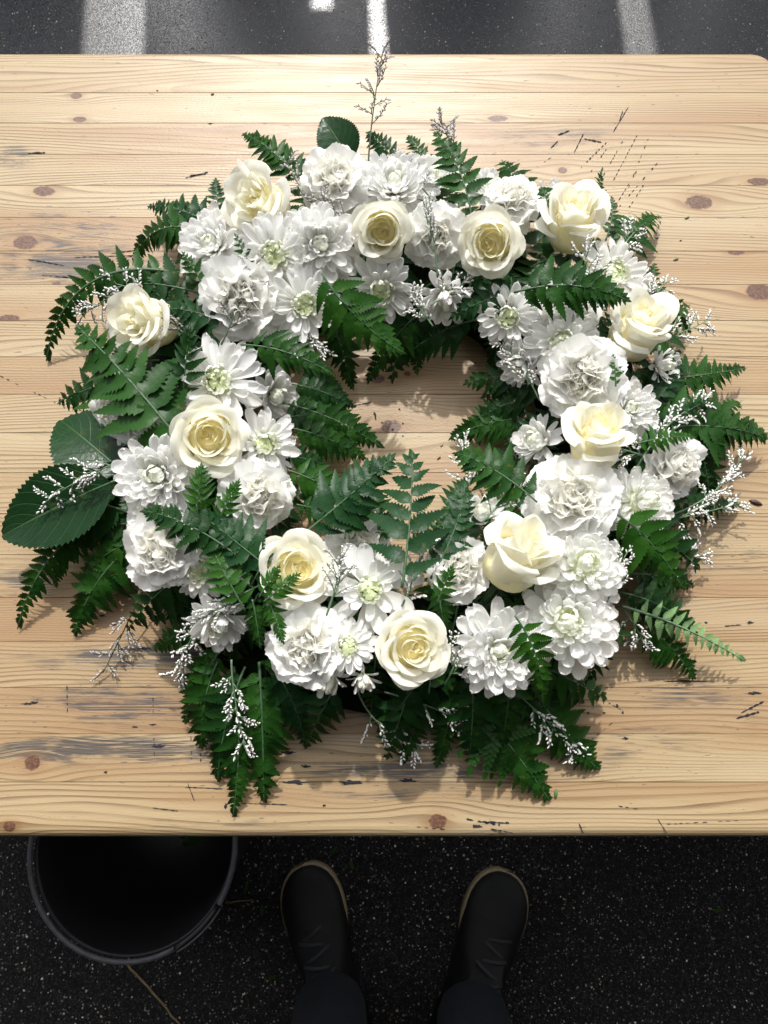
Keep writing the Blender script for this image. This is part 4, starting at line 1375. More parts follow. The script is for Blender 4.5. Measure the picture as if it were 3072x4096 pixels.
    ('dark fern below the two green white buds', (820, 1480), (840, 1605), .03, .008, 'fern_dark', .42, (0, .03, .1), {'pairs': 9}),
    ('low dark fern below the ruffled near carnation', (700, 1455), (712, 1560), .035, .01, 'fern_dark', .5, (0, .03, .1), {'pairs': 8}),
    ('longest fern of the near clump, a thin tip reaching lowest on the wood', (505, 1440), (503, 1765), .035, .004, 'fern', .28, (.05, .03, .08), {'pairs': 13, 'lob': 0}),
    ('dark fern of the near clump ending beside the thinnest tip', (560, 1430), (570, 1735), .04, .005, 'fern', .36, (.02, .03, .1), {'pairs': 12}),
    ('glossy fern of the near clump with bluish leaves and a pointed tip', (590, 1440), (662, 1615), .045, .012, 'fern_blue', .42, (.05, .03, .1), {'pairs': 9, 'lob': 0}),
    ('dark fern of the near clump ending beside the white statice sprig', (480, 1400), (398, 1565), .04, .008, 'fern', .42, (0, .04, .1), {'pairs': 9}),
    ('broad fern of the near clump spreading toward the bucket side', (470, 1430), (435, 1620), .04, .008, 'fern', .44, (-.03, .03, .1), {'pairs': 9}),
    ('dense dark fern in the middle of the near clump', (530, 1440), (470, 1690), .04, .006, 'fern_dark', .40, (-.02, .03, .1), {'pairs': 11}),
    ('dark fern pointing outward below the broad petal chrysanthemum', (445, 1330), (330, 1288), .035, .015, 'fern_dark', .46, (0, .02, .1), {'pairs': 8}),
    ('fern with toothed leaves on the wood beside the low chrysanthemum', (450, 1350), (332, 1405), .035, .01, 'fern', .46, (0, .04, .1), {'pairs': 8}),
    ('bright fern tip crossing the wide open rose from its edge', (570, 1300), (648, 1240), .095, .105, 'fern_fresh', .42, (0, 0, .04), {'pairs': 6, 'lob': 0}),
    ('bright fern tip standing before the wide open rose', (560, 1290), (604, 1222), .095, .105, 'fern_fresh', .42, (0, 0, .04), {'pairs': 6, 'lob': 0}),
    ('single fern tip lying on the ruffled near carnation', (575, 1285), (612, 1390), .09, .085, 'fern_fresh', .36, (.02, 0, .04), {'pairs': 7, 'lob': 0}),
    ('dark fern tip hanging between the low chrysanthemum and the ruffled carnation', (545, 1295), (562, 1400), .085, .07, 'fern', .40, (.02, 0, .05), {'pairs': 7, 'lob': 0}),
    ('bright small fern beside the pale carnation near the largest rose cup', (945, 1300), (978, 1222), .085, .10, 'fern_fresh', .46, (0, 0, .04), {'pairs': 5, 'lob': 0}),
    ('fern with rounded leaves under the pale carnation', (945, 1270), (960, 1360), .075, .065, 'fern', .5, (0, 0, .05), {'pairs': 6, 'lob': 0}),
    ('fern tip between the largest rose cup and the spread near chrysanthemum', (1150, 1330), (1070, 1300), .06, .06, 'fern', .5, (0, 0, .05), {'pairs': 6, 'lob': 0}),
    ('fern tip between the sideways carnation and the turned chrysanthemum', (1440, 1060), (1330, 1060), .06, .07, 'fern', .34, (0, 0, .05), {'pairs': 6, 'lob': 0}),
    ('small fern tip in front of the rose cup with folded rim', (1330, 835), (1325, 765), .085, .09, 'fern_fresh', .4, (0, 0, .04), {'pairs': 5, 'lob': 0}),
    ('dark fern between the wide ruffled carnation and the half open chrysanthemum', (1310, 860), (1400, 800), .06, .05, 'fern', .42, (0, 0, .08), {'pairs': 7, 'lob': 0}),
    ('two leaved fern tip between the far rose and the far chrysanthemum behind it', (1190, 460), (1170, 405), .07, .075, 'fern', .46, (0, 0, .04), {'pairs': 4, 'lob': 0}),
    ('dark fern tip beside the round green white button chrysanthemum', (540, 580), (508, 505), .08, .09, 'fern_dark', .4, (0, 0, .04), {'pairs': 4, 'lob': 0}),
]
for k, (lab, b, t, hb, ht, mt, wd, bow, ex) in enumerate(FERNS):
    make_fern(lab, b, t, hb, ht, mt, wd, bow, seed=k + 1, **ex)

# short fronds tucked in all round under the flower heads
frg = random.Random(77)
for k in range(132):
    th = 6.283 * (k + frg.uniform(-.3, .3)) / 132
    inner = k % 3 == 0
    rb = RR + frg.uniform(-.045, .035)
    rt = rb + (-.062 if inner else .090) * frg.uniform(.7, 1.25)
    if not inner and math.sin(th) < -.5:
        rt = rb + .068 * frg.uniform(.7, 1.15)
    th2 = th + frg.uniform(-.28, .28)
    hb, ht = frg.uniform(.035, .055), frg.uniform(.008, .03)
    Bp = RC + Vector((math.cos(th) * rb, math.sin(th) * rb, hb))
    Tp = RC + Vector((math.cos(th2) * rt, math.sin(th2) * rt, ht))
    make_fern('dark fern frond tucked low among the flower heads of the wreath', None, None, 0, 0, frg.choice(['fern', 'fern_dark', 'fern_dark']), .46, (0, 0, .14), seed=300 + k,
              pairs=6, group='dark ferns tucked under the flower heads', world=(Bp, Tp))


# ------------------------------------------------------------------ rose leaves
def make_leaf(label, base, tip, width, hb, ht, belly=.18, roll=0.0, seed=1, mat='rose_leaf', bow=.08, facing=None):
    rg = random.Random(seed)
    B, T = att(base[0], base[1], hb), att(tip[0], tip[1], ht)
    L = (T - B).length
    d = (T - B).normalized()
    tocam = (CAMP - (B + T) / 2).normalized()
    up = (facing or (tocam * .5 + Vector((0, 0, 1)) * .6)).normalized()
    up = Matrix.Rotation(roll, 3, d) @ up
    root = empty('rose_leaf', Matrix.Translation(B) @ frame(d, up))
    tag(root, label, 'leaf', 'dark rose leaves in the wreath')
    n = 44
    rows = [-1, -.72, -.4, -.14, 0, .14, .4, .72, 1]
    P = np.zeros((n + 1, len(rows), 3))
    UV = np.zeros((n + 1, len(rows), 2))
    for i in range(n + 1):
        x = i / n
        w = width * .5 * (math.sin(math.pi * x ** .78) ** .72)
        for j, a in enumerate(rows):
            ww = w
            xx = x
            if abs(a) == 1:
                ww = w * (1.04 if i % 2 else .965)
                xx = x + (.010 if i % 2 else -.002)
            y = a * ww
            ven = .012 * math.sin((x * 7.0 - abs(a) * 1.3) * 6.283) * abs(a) * (1 - abs(a) * .4)
            z = belly * abs(a) ** 1.4 * ww * .9 - bow * 4 * (x - .5) ** 2 + bow + ven * width + .012 * math.sin(5 * x + seed) * a
            P[i, j] = (min(xx, 1.01) * L, y * L, z * L)
            UV[i, j] = (a, x)
    V = P.reshape(-1, 3)
    me = grid('blade', P, MAT[mat], UV)
    obj('blade', me, root)
    loc = [Vector(P[i, 4]) - Vector((0, 0, .0006)) for i in range(0, n + 1, 4)]
    V, F = tube([Vector((-.18 * L, 0, -.06 * L))] + loc, [.0011] + [.0011 * (1 - i / (len(loc) + 1)) + .0002 for i in range(len(loc))], 6)
    obj('midrib', mesh_from('midrib', V, F, [MAT['stem']]), root)
    return root


make_leaf('single upright rose leaf standing behind the frilly carnation at the far edge', (756, 348), (698, 254), .86, .05, .062, seed=2, mat='rose_leaf')
make_leaf('upper of the twin dark rose leaves, pointing outward behind the statice', (265, 1020), (130, 908), .80, .055, .04, seed=3, roll=.15)
make_leaf('biggest dark rose leaf, its tip pointing off the wreath over bare wood', (240, 1042), (4, 1158), .56, .070, .035, seed=4, bow=.06)
make_leaf('small glossy rose leaf with a notched edge beside the double chrysanthemum', (282, 1000), (188, 1075), .62, .05, .04, seed=5, roll=-.5)
make_leaf('dark rose leaf half hidden between the frilly carnation and the oval rose', (745, 470), (775, 420), .7, .06, .05, seed=6)
make_leaf('dark rose leaf hidden behind the far fern and the frilly carnation', (690, 400), (650, 345), .7, .045, .045, seed=7)


# ------------------------------------------------------------------ statice sprigs
def bud_geo(V, F, p, d, L, r):
    """a small pointed blossom with a green foot"""
    k = len(V)
    a = d.orthogonal().normalized()
    b = d.cross(a)
    for (s, rr) in ((0, .35), (.35, .8), (.75, 1.0), (1.0, .45)):
        for j in range(5):
            th = 6.283 * j / 5
            V.append(p + d * (L * s) + (a * math.cos(th) + b * math.sin(th)) * (r * rr))
    for i in range(3):
        for j in range(5):
            F.append((k + i * 5 + j, k + i * 5 + (j + 1) % 5, k + (i + 1) * 5 + (j + 1) % 5, k + (i + 1) * 5 + j))
    F.append(tuple(k + 15 + j for j in range(5)))
    return [1] * 5 + [0] * 11


def make_statice(label, base, tip, hb, ht, bow=(0, 0, .05), branches=6, spread=1.0, kind='white', seed=1, start=.35, density=1.0, fork=0):
    rg = random.Random(seed * 13 + 1)
    B, T = att(base[0], base[1], hb), att(tip[0], tip[1], ht)
    L = (T - B).length
    pts = bez(B, (B + T) / 2 + Vector(bow) * L * 2, T, 17)
    root = empty('statice_sprig', Matrix.Translation(B))
    tag(root, label, 'statice', 'statice sprigs in the wreath')
    loc = [p - B for p in pts]
    sm = MAT['stem_dark'] if kind == 'grey' else MAT['stem_pale']
    V, F = tube(loc, [.0009 * (1 - .6 * i / 16) for i in range(17)], 5)
    obj('stem', mesh_from('stem', V, F, [sm]), root)
    bm_ = MAT['bud_grey'] if kind == 'grey' else MAT['bud']
    tocam = (CAMP - (B + T) / 2).normalized()

    def spike(p, d, ln):
        """a side twig carrying a one sided double row of blossoms"""
        curl = (tocam.cross(d)).normalized() * rg.choice((-1, 1))
        q = [p, p + d * ln * .45 + curl * ln * .05, p + d * ln * .95 + curl * ln * .30]
        line = bez(q[0], q[1], q[2], 7)
        V, F = tube(line, [.0005, .0005, .0005, .0004, .0004, .0003, .0003], 4)
        obj('twig', mesh_from('twig', V, F, [sm]), root)
        V, F, mi = [], [], []
        n = max(4, int(ln / .0016 * density))
        for i in range(n):
            t = .28 + .72 * i / (n - 1)
            x = t * 6
            a = min(5, int(x))
            pp = line[a].lerp(line[a + 1], x - a)
            dd = (line[a + 1] - line[a]).normalized()
            sd = curl * rg.uniform(.5, 1.1) + tocam * rg.uniform(-.2, .8) + dd * rg.uniform(.2, .9)
            if rg.random() < .3:
                sd = -curl * .6 + dd + tocam * rg.uniform(0, .5)
            mi += bud_geo(V, F, pp, sd.normalized(), rg.uniform(.0024, .0040), rg.uniform(.0005, .00085))
        o = obj('blossom_spike', mesh_from('blossom_spike', V, F, [bm_, MAT['husk']], True, None, mi), root)
        o['kind'] = 'stuff'

    for i in range(branches):
        t = start + (1 - start) * i / max(1, branches)
        x = t * 16
        a = min(15, int(x))
        p = loc[a].lerp(loc[a + 1], x - a)
        d = (loc[a + 1] - loc[a]).normalized()
        side = (tocam.cross(d)).normalized() * (1 if i % 2 else -1)
        dr = (d * rg.uniform(.5, .9) + side * spread * rg.uniform(.5, .95) + tocam * rg.uniform(-.1, .25)).normalized()
        ln = rg.uniform(.014, .024) * (1.0 - .3 * i / branches)
        spike(p, dr, ln)
        if rg.random() < .6:
            dr2 = (d + side * spread * .35 + tocam * rg.uniform(-.2, .3)).normalized()
            spike(p + dr * ln * .1, dr2, ln * .8)
    spike(loc[-2], (loc[-1] - loc[-3]).normalized(), .016)
    return root


SPRIGS = [
    ('tall thin statice stem standing above all flowers, over the far table edge', (795, 362), (828, 105), .05, .085, (-.02, 0, -.02), 8, .75, 'grey', .38, .8),
    ('greyish statice spray lying before the far fern and the frilly carnation', (715, 505), (612, 340), .085, .06, (0, 0, .03), 7, .8, 'grey', .25, .9),
    ('dark statice twigs over the broad far chrysanthemum', (935, 435), (862, 350), .085, .08, (0, 0, .03), 5, .7, 'grey', .3, .9),
    ('dense mauve statice tips behind the upright glossy fern', (998, 350), (950, 262), .06, .06, (0, 0, .02), 7, .8, 'grey', .4, 1.0),
    ('brown budded statice twig across the large cream white carnation', (478, 745), (548, 575), .10, .11, (.02, 0, .02), 8, .8, 'grey', .2, .8),
    ('white statice arching outward over the drooping fern', (300, 640), (172, 690), .05, .035, (0, .1, .08), 7, .8, 'white', .25, 1.2),
    ('white statice standing beside the outward rose near the far arched fern', (330, 650), (240, 612), .05, .05, (0, .05, .05), 5, .8, 'white', .3, 1.1),
    ('statice tips in front of the outward rose', (440, 735), (335, 680), .085, .09, (0, 0, .03), 6, .8, 'grey', .3, 1.0),
    ('statice over the top of the dotted heart chrysanthemum', (440, 720), (470, 800), .085, .085, (0, 0, .03), 6, .8, 'white', .2, 1.0),
    ('white statice spray lying on the twin dark rose leaves', (290, 985), (96, 1085), .092, .068, (0, .02, .04), 9, .8, 'white', .25, 1.1),
    ('loose statice stem hanging onto the bare wood near the bucket', (318, 1255), (222, 1455), .03, .006, (.02, .02, .02), 6, .7, 'grey', .38, 1.0),
    ('thick white statice hanging beside the low chrysanthemum', (478, 1300), (385, 1465), .075, .03, (-.05, .05, .05), 9, .7, 'white', .3, 1.1),
    ('statice spray over the low chrysanthemum', (560, 1265), (455, 1330), .09, .08, (0, .03, .03), 7, .8, 'white', .1, 1.1),
    ('long white statice stem hanging over the near fern clump', (500, 1425), (532, 1615), .06, .03, (-.03, .03, .05), 9, .7, 'white', .2, 1.0),
    ('curved white statice hanging from the two buds onto bare wood', (772, 1490), (905, 1615), .035, .012, (-.10, -.06, .04), 9, .7, 'white', .35, 1.0),
    ('white statice lying over the dark ferns under the swirled near rose', (830, 1495), (1065, 1590), .04, .02, (0, .03, .04), 8, .7, 'white', .35, 1.1),
    ('white statice along the feathery fern at the near edge', (1085, 1475), (1245, 1625), .04, .015, (0, .03, .03), 9, .7, 'white', .4, 1.1),
    ('upright white statice in front of the broad central fern', (868, 1310), (918, 1150), .09, .10, (.04, 0, .02), 8, .6, 'white', .1, 1.2),
    ('thin statice sprig standing alone in the hole', (1004, 1110), (1000, 962), .06, .075, (.03, 0, .02), 6, .8, 'white', .35, .9),
    ('white statice over the broad smooth leaved fern near the largest rose cup', (1040, 1130), (1120, 1050), .09, .09, (0, 0, .03), 6, .7, 'white', .1, 1.0),
    ('dense white statice arching outward past the upright rose cup', (1375, 1010), (1525, 870), .08, .05, (-.02, .08, .05), 10, .8, 'white', .2, 1.3),
    ('short white statice between the rose cup and the sideways carnation', (1390, 985), (1325, 965), .08, .085, (0, 0, .03), 6, .9, 'white', .1, 1.2),
    ('white statice rising to a thin tip beside the seed on the wood', (1445, 1115), (1602, 985), .045, .03, (.06, -.06, .03), 9, .7, 'white', .3, 1.2),
    ('white statice lying outward above the dark ferns near the turned chrysanthemum', (1430, 1125), (1600, 1085), .05, .02, (0, -.02, .04), 9, .8, 'white', .15, 1.2),
    ('small white statice tip beside the bright glossy fern', (1420, 1200), (1520, 1205), .04, .02, (0, .02, .04), 6, .8, 'white', .25, 1.0),
    ('statice tips hidden among the dark ferns near the pale turned one', (1350, 1320), (1390, 1385), .04, .03, (0, 0, .04), 5, .8, 'white', .2, 1.0),
    ('white statice beside the far outward fern', (1335, 545), (1385, 485), .05, .03, (0, 0, .04), 6, .8, 'white', .2, 1.2),
    ('white statice outside the rose cup with folded rim', (1410, 735), (1528, 692), .05, .03, (0, -.05, .04), 9, .9, 'white', .15, 1.2),
    ('pale statice behind the far white chrysanthemum, over a fern', (1395, 660), (1440, 610), .045, .035, (0, 0, .04), 6, .9, 'white', .1, 1.1),
    ('statice tip above the largest fern frond', (1292, 665), (1262, 545), .10, .11, (0, 0, .02), 5, .8, 'white', .5, 1.1),
    ('clump of tiny white statice beside the green curled chrysanthemum', (1290, 780), (1262, 705), .085, .085, (0, 0, .02), 8, 1.0, 'white', .1, 1.3),
    ('white statice hanging at the hole beside the sideways chrysanthemum', (1165, 865), (1085, 735), .06, .07, (.02, 0, .04), 8, .7, 'white', .2, 1.1),
    ('white statice across the half closed chrysanthemum at the hole', (935, 705), (880, 630), .07, .075, (0, 0, .03), 7, .8, 'white', .1, 1.2),
    ('white statice under the swirled far rose', (930, 660), (1005, 612), .08, .085, (0, 0, .03), 6, .7, 'white', .2, 1.2),
    ('short white statice at the foot of the fresh green fern', (625, 705), (692, 755), .075, .07, (0, 0, .03), 5, .7, 'white', .25, 1.1),
    ('dark statice twig across the outward carnation and the hidden one', (258, 975), (285, 910), .06, .065, (0, 0, .03), 4, .6, 'grey', .2, 1.0),
    ('thin white statice over the double chrysanthemum next to the twin rose leaves', (385, 1060), (300, 985), .095, .095, (0, 0, .03), 6, .8, 'white', .3, .8),
    ('thin white statice between the wide open rose and the spread paddle petal chrysanthemum', (705, 1330), (735, 1215), .095, .11, (.03, 0, .02), 6, .7, 'white', .35, .8),
    ('fine white statice between the two far open roses', (945, 600), (925, 455), .095, .12, (.02, 0, .02), 6, .7, 'white', .5, .8),
    ('fine white statice before the near swirled rose, over dark fern', (960, 1480), (1000, 1395), .07, .085, (.02, 0, .02), 6, .7, 'white', .3, .8),
    ('fine white statice between the dense dome chrysanthemum and the bright glossy fern', (1310, 1300), (1350, 1200), .085, .09, (.02, 0, .02), 6, .7, 'white', .3, .8),
    ('grey statice twig over the full chrysanthemum with the small dark eye', (760, 500), (690, 430), .095, .095, (0, 0, .03), 5, .7, 'grey', .2, .9),
]
for k, (lab, b, t, hb, ht, bow, br, sp, kd, stt, den) in enumerate(SPRIGS):
    make_statice(lab, b, t, hb, ht, bow, br, sp, kd, k + 1, stt, den)


# ------------------------------------------------------------------ ring under the flowers
V, F = [], []
nu, nv = 72, 12
for i in range(nu):
    th = 6.283185 * i / nu
    for j in range(nv):
        ph = 6.283185 * j / nv
        rr = .050 * (1 + .08 * math.sin(5 * th + 3 * ph) + rng.uniform(-.06, .06))
        r = RR + rr * math.cos(ph)
        V.append((r * math.cos(th), r * math.sin(th), 0.0185 + rr * .33 * math.sin(ph)))
for i in range(nu):
    for j in range(nv):
        F.append((i * nv + j, ((i + 1) % nu) * nv + j, ((i + 1) % nu) * nv + (j + 1) % nv, i * nv + (j + 1) % nv))
o = obj('wreath_base', mesh_from('wreath_base', V, F, [MAT['moss']]), None, Matrix.Translation(RC))
tag(o, 'dark mossy ring on the table that holds the flowers and ferns', 'wreath base')


# ------------------------------------------------------------------ bits lying on the table
def bit(name, label, cat, px, py, ln, wd, rot, mat, group):
    p = att(px, py)
    V, F = [], []
    for i in range(7):
        s = i / 6
        w = wd * .5 * math.sin(math.pi * min(1, s * .96 + .02)) ** .7
        for j in range(6):
            a = 6.283 * j / 6
            V.append(((s - .5) * ln, w * math.cos(a), .0004 + max(0, w * .6 * (math.sin(a) + 1))))
    for i in range(6):
        for j in range(6):
            F.append((i * 6 + j, (i + 1) * 6 + j, (i + 1) * 6 + (j + 1) % 6, i * 6 + (j + 1) % 6))
    F += [tuple(range(6)), tuple(36 + j for j in range(6))[::-1]]
    o = obj(name, mesh_from(name, V, F, [MAT[mat]]), None, Matrix.Translation(p) @ Matrix.Rotation(rot, 4, 'Z'))
    tag(o, label, cat, group)


bit('seed', 'brown seed lying alone on the wood beyond the outer statice', 'seed', 1632, 1086, .0125, .0042, -.35, 'seed', None)
bit('leaf_scrap', 'tiny green leaf scrap on the wood beyond the largest near fern', 'leaf scrap', 1200, 1715, .0085, .003, 1.45, 'fern', 'scraps dropped on the table')
bit('leaf_scrap', 'tiny yellow green scrap on the far strip of the table', 'leaf scrap', 459, 204, .004, .002, .3, 'fern_fresh', 'scraps dropped on the table')
bit('leaf_scrap', 'dark green scrap on a plank joint below the large far knot', 'leaf scrap', 1484, 471, .006, .0018, .4, 'fern', 'scraps dropped on the table')
bit('leaf_scrap', 'dark green scrap on the wood outside the far statice', 'leaf scrap', 1460, 561, .006, .0018, .3, 'fern', 'scraps dropped on the table')
bit('husk', 'pale dropped husk in the hole, nearest the pointed fern tip', 'husk', 954, 962, .0042, .0016, .9, 'husk_bit', 'dropped husks in the hole')
bit('husk', 'brown dropped husk in the hole below the pale one', 'husk', 948, 990, .0045, .0014, .7, 'seed', 'dropped husks in the hole')
bit('husk', 'pale husk in the hole beside the thin statice sprig', 'husk', 1018, 1006, .0040, .0015, .1, 'husk_bit', 'dropped husks in the hole')
bit('husk', 'pale husk near the plank end between statice and broad fern', 'husk', 1185, 965, .0040, .0015, 1.2, 'husk_bit', 'dropped husks in the hole')

# ------------------------------------------------------------------ bucket under the table
BZ = .30
bc = at(287, 3393 / S, BZ)
bk = empty('bucket', Matrix.Translation((bc.x, bc.y, 0)))
tag(bk, 'black plastic bucket with a worn grey rim under the near table edge', 'bucket')
V, F = lathe([(.001, .004), (.112, .004), (.116, .0), (.120, .004), (.139, BZ - .012), (.1385, BZ - .006), (.135, BZ - .012), (.116, .012), (.001, .012)], 72)
obj('body', mesh_from('body', V, F, [MAT['bucket']]), bk)


def ring_part(name, a0, a1, r0, tubr, z, mat, n, squash=1.0):
    V, F = [], []
    m = 10
    for i in range(n + 1):
        th = a0 + (a1 - a0) * i / n
        for j in range(m):
            ph = 6.283185 * j / m
            r = r0 + tubr * math.cos(ph)
            V.append((r * math.cos(th), r * math.sin(th), z + tubr * squash * math.sin(ph)))
    for i in range(n):
        for j in range(m):
            F.append((i * m + j, (i + 1) * m + j, (i + 1) * m + (j + 1) % m, i * m + (j + 1) % m))
    F += [tuple(range(m))[::-1], tuple(n * m + j for j in range(m))]
    return obj(name, mesh_from(name, V, F, [mat]), bk)


ring_part('rim', R(-30), R(298), .1425, .0036, BZ, MAT['rim'], 70)
ring_part('rim_groove', R(298.8), R(329.2), .1428, .0046, BZ - .001, MAT['bucket'], 10)
ring_part('groove_edge', R(298.8), R(329.2), .1474, .0013, BZ + .002, MAT['rim'], 10)
for k, (a, b, z0, z1) in enumerate([((.03, -.02), (.10, .06), .17, .19), ((.01, .05), (.09, .0), .15, .2), ((.06, .02), (.02, .10), .17, .18)]):
    make_fern(['fern cutting lying in the bucket, its leaves in a row', 'dark fern cutting at the bottom of the heap in the bucket', 'curled fern cutting in the bucket nearest the table edge'][k],
              None, None, 0, 0, 'fern_dark', .4, (0, 0, .1), seed=500 + k, pairs=8, group='fern cuttings in the bucket',
              world=(Vector((bc.x + a[0], bc.y + a[1], z0)), Vector((bc.x + b[0], bc.y + b[1], z1))))


# ------------------------------------------------------------------ twigs and scraps on the ground
def twig(label, pts, r):
    P = [at(x, y, .006) for x, y in pts]
    o0 = P[0].copy()
    full = []
    for i in range(len(P) - 1):
        for q in range(4):
            full.append(P[i].lerp(P[i + 1], q / 4) - o0 + Vector((rng.uniform(-.001, .001), rng.uniform(-.001, .001), rng.uniform(-.001, .001))))
    full.append(P[-1] - o0)
    V, F = tube(full, [r * (1 - .4 * i / len(full)) for i in range(len(full))], 6)
    o = obj('twig', mesh_from('twig', V, F, [MAT['twig']]), None, Matrix.Translation(o0))
    tag(o, label, 'twig', 'twigs on the ground')


twig('long tan twig on the ground running from under the bucket', [(268, 2075), (300, 2112), (340, 2155), (372, 2195), (400, 2230)], .0024)
twig('short thin twig on the ground beside the bucket groove', [(488, 1950), (512, 1948), (545, 1944)], .0014)
for k, (px, py, r_, lab) in enumerate([(532, 1918, 1.2, 'green leaf scrap on the ground beside the bucket rim'), (566, 1965, 1.6, 'green leaf scrap on the ground between bucket and shoe'), (588, 2110, .3, 'dull leaf scrap on the ground below the shoe toe, beside the long twig'),
                                       (722, 1836, 1.0, 'pale leaf scrap on the ground right under the table edge'), (760, 1868, 1.9, 'small green scrap on the ground beside a shoe toe'), (1550, 1966, .1, 'thin green stalk scrap on the ground far from the shoes')]):
    p = at(px, py, .003)
    V = [(-.009, 0, .002), (-.003, .0028, .003), (.004, .0024, .004), (.010, 0, .0025), (.004, -.0024, .002), (-.003, -.0028, .0015)]
    o = obj('leaf_scrap', mesh_from('leaf_scrap', V, [(0, 5, 1), (1, 5, 4, 2), (2, 4, 3)], [MAT['fern_fresh']]), None, Matrix.Translation(p) @ Matrix.Rotation(r_, 4, 'Z'))
    tag(o, lab, 'leaf scrap', 'leaf scraps on the ground')

# ------------------------------------------------------------------ the person standing at the table
toeL, toeR = at(1180 / S, 3476 / S, .02), at(2062 / S, 3506 / S, .02)
ankL, ankR = Vector((toeL.x + .072, toeL.y - .185, .085)), Vector((toeR.x - .088, toeR.y - .185, .085))
person = empty('person', Matrix.Translation((0, -.5, 0)))
tag(person, 'standing person in dark navy trousers and black sneakers with cream sole edges', 'person')
PO = Vector((0, -.5, 0))


def skin_body(name, joints, edges_, mat, sub=2):
    me = bpy.data.meshes.new(name)
    me.from_pydata([tuple(Vector(j[0]) - PO) for j in joints], edges_, [])
    me.materials.append(mat)
    o = obj(name, me, person)
    md = o.modifiers.new('skin', 'SKIN')
    sv = me.skin_vertices[0].data
    for v, j in zip(sv, joints):
        v.radius = j[1] if hasattr(j[1], '__len__') else (j[1], j[1])
    sv[0].use_root = True
    md.use_smooth_shade = True
    o.modifiers.new('sub', 'SUBSURF').levels = sub
    o.modifiers['sub'].render_levels = sub
    return o


def leg_chain(sg, ank, shrink=0.0):
    hip = Vector((sg * .10, -.60, .92))
    knee = Vector((ank.x * .55 + hip.x * .45 + sg * .01, -.50, .50))
    return [(hip, .088 - shrink), (hip.lerp(knee, .5), .082 - shrink), (knee, .066 - shrink), (knee.lerp(ank, .45) + Vector((0, -.02, 0)), .062 - shrink), (ank + Vector((0, .0, .07)), .058 - shrink), (ank + Vector((0, .012, -.012)), .062 - shrink)]


for nm, shrink, mt in (('body', .014, 'skin'), ('trousers', 0.0, 'denim')):
    js = [(Vector((0, -.60, .98)), (.16 - shrink, .11 - shrink))]
    lA = leg_chain(-1, ankL, shrink)
    lB = leg_chain(1, ankR, shrink)
    js += lA + lB
    if nm == 'body':
        js += [(Vector((0, -.61, 1.14)), (.14, .10)), (Vector((0, -.58, 1.36)), (.17, .10)), (Vector((0, -.56, 1.47)), (.06, .06)), (Vector((0, -.52, 1.58)), (.075, .09)), (Vector((0, -.50, 1.68)), (.07, .085))]
    es = [(0, 1), (1, 2), (2, 3), (3, 4), (4, 5), (5, 6), (0, 7), (7, 8), (8, 9), (9, 10), (10, 11), (11, 12)]
    if nm == 'body':
        es += [(0, 13), (13, 14), (14, 15), (15, 16), (16, 17)]
    o = skin_body(nm, js, es, MAT[mt])
    if nm == 'trousers':
        tx = bpy.data.textures.new('cloth_folds', 'CLOUDS')
        tx.noise_scale = .07
        dm = o.modifiers.new('folds', 'DISPLACE')
        dm.texture = tx
        dm.strength = .016
        dm.mid_level = .5


skin_body('jacket', [(Vector((0, -.605, .93)), (.185, .13)), (Vector((0, -.61, 1.14)), (.17, .13)), (Vector((0, -.58, 1.36)), (.205, .125)), (Vector((0, -.565, 1.44)), (.09, .085))], [(0, 1), (1, 2), (2, 3)], MAT['denim'])


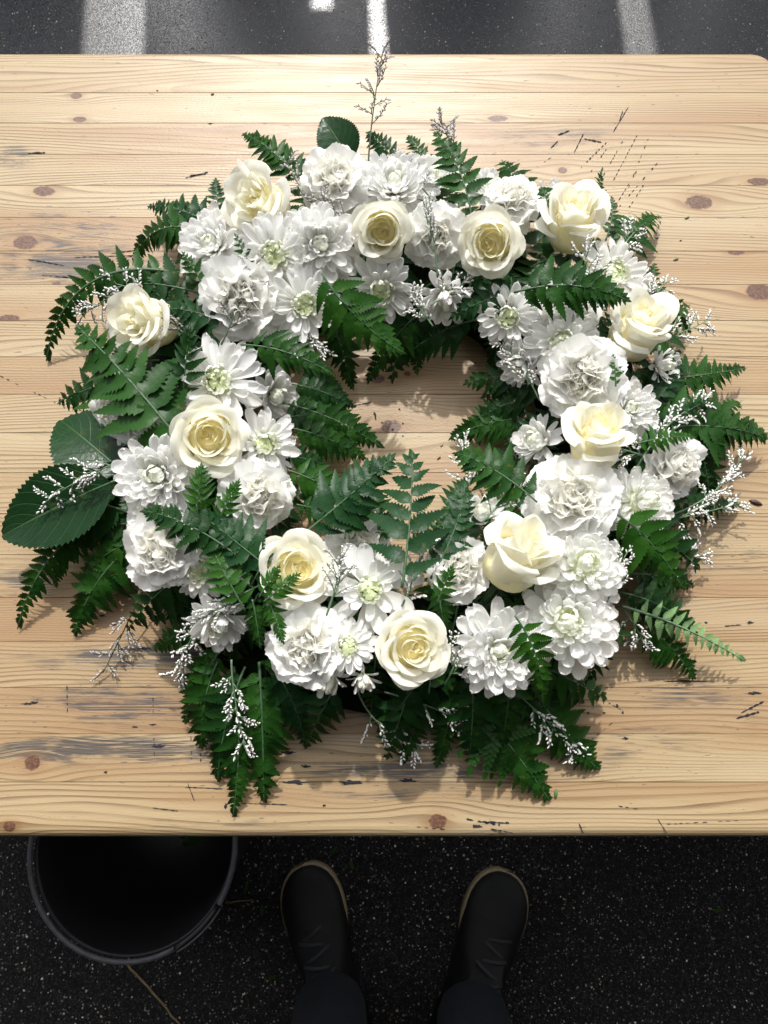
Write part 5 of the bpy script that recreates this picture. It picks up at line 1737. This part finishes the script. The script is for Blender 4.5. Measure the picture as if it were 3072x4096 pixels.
def make_shoe(toe, ank, sg, label):
    d = Vector((ank.x - toe.x, ank.y - toe.y, 0)).normalized()      # toe to heel
    Lr = .292
    Mx = Matrix.Translation(Vector((toe.x, toe.y, 0)) - PO) @ frame(d, Vector((0, 0, 1)))
    root = obj('shoe', None, person, Mx)
    if label:
        root['label'] = label

    def half(s, side):
        # half width along the shoe, s=0 toe .. 1 heel; side +1 is the inner edge
        w = .049 * (1 - (1 - min(1.0, max(0, s) / .26)) ** 2.4) ** .5
        w *= 1 - .10 * sstep(.38, .62, s) + .02 * sstep(.7, .85, s)
        if s > .86:
            w *= math.sqrt(max(0.0, 1 - ((s - .86) / .14) ** 2))
        w *= (1.08 - .12 * sstep(.3, .6, s)) if side > 0 else 1.0
        return max(w, .0005)

    ss = [0, .008, .022, .045, .08, .12, .18, .25, .32, .4, .48, .56, .64, .72, .8, .86, .91, .95, .98, .995, 1.0]
    skew = [(.012 * (1 - s) ** 2) * sg for s in ss]
    # sole
    V, F = [], []
    for s, k in zip(ss, skew):
        a, b = half(s, sg) + .0034 - .0090 * sstep(.26, .5, s), half(s, -sg) + .0034 - .0090 * sstep(.26, .5, s)
        x = -.003 + s * (Lr + .006)
        V += [(x, a + k, .0), (x, a + k + .0008, .022), (x, a + k - .002, .026), (x, -b + k + .002, .026), (x, -b + k - .0008, .022), (x, -b + k, .0)]
    m = 6
    for i in range(len(ss) - 1):
        for j in range(m):
            F.append((i * m + j, i * m + (j + 1) % m, (i + 1) * m + (j + 1) % m, (i + 1) * m + j))
    F += [tuple(range(m)), tuple((len(ss) - 1) * m + j for j in range(m))[::-1]]
    obj('sole', mesh_from('sole', V, F, [MAT['welt']]), root)
    # upper

    def top(s):
        if s < .30:
            return .026 + .030 * (min(1, s / .12)) ** .55 + .010 * sstep(.1, .3, s)
        return .066 + .052 * sstep(.32, .62, s) - .02 * sstep(.86, 1, s)

    def section(i, grow=0.0):
        s, k = ss[i], skew[i]
        a, b = half(s, sg) + grow, half(s, -sg) + grow
        h = top(s) + grow
        row = []
        for j in range(13):
            th = math.pi * j / 12
            c, q = math.cos(th), math.sin(th)
            y = (a if c > 0 else b) * (abs(c) ** (.75 if s < .4 else .9)) * (1 if c > 0 else -1)
            if s > .4:
                y *= 1 - .42 * sstep(.4, .62, s) * q
            wr = .0016 * math.sin(s * 90 + 2 * th) * sstep(.25, .4, s) * q
            row.append((s * Lr, y + k, .025 + (h - .025) * q ** .8 + wr))
        return row
    V, F = [], []
    for i in range(len(ss)):
        V += section(i)
    for i in range(len(ss) - 1):
        for j in range(12):
            F.append((i * 13 + j, i * 13 + j + 1, (i + 1) * 13 + j + 1, (i + 1) * 13 + j))
    obj('upper', mesh_from('upper', V, F, [MAT['leather']]), root)
    V, F = [], []
    for i in range(8):
        V += section(i, .0014 if i < 7 else .0006)
    for i in range(7):
        for j in range(12):
            F.append((i * 13 + j, i * 13 + j + 1, (i + 1) * 13 + j + 1, (i + 1) * 13 + j))
    obj('toe_cap', mesh_from('toe_cap', V, F, [MAT['toe']]), root)
    for q in range(5):
        s = .33 + .05 * q
        i = min(range(len(ss)), key=lambda t: abs(ss[t] - s))
        z = top(s)
        w = .024
        dx_ = .007 * (1 if q % 2 else -1)
        P = [Vector((s * Lr - dx_, -w, z - .008)), Vector((s * Lr - dx_ * .5, -w * .5, z + .001)), Vector((s * Lr, 0, z + .004)), Vector((s * Lr + dx_ * .5, w * .5, z + .001)), Vector((s * Lr + dx_, w, z - .008))]
        V, F = tube(P, .0030, 6)
        obj('lace', mesh_from('lace', V, F, [MAT['lace']]), root)
    V, F = [], []
    for t_ in range(7):
        s = .30 + .045 * t_
        z = top(s) + .0015
        for j in range(5):
            c = (j - 2) / 2
            V.append((s * Lr, c * (.016 + .012 * t_ / 6), z - .006 * c * c + .003 * (t_ == 6)))
    for t_ in range(6):
        for j in range(4):
            F.append((t_ * 5 + j, t_ * 5 + j + 1, (t_ + 1) * 5 + j + 1, (t_ + 1) * 5 + j))
    obj('tongue', mesh_from('tongue', V, F, [MAT['leather']]), root)


make_shoe(toeL, ankL, 1, None)
make_shoe(toeR, ankR, -1, None)
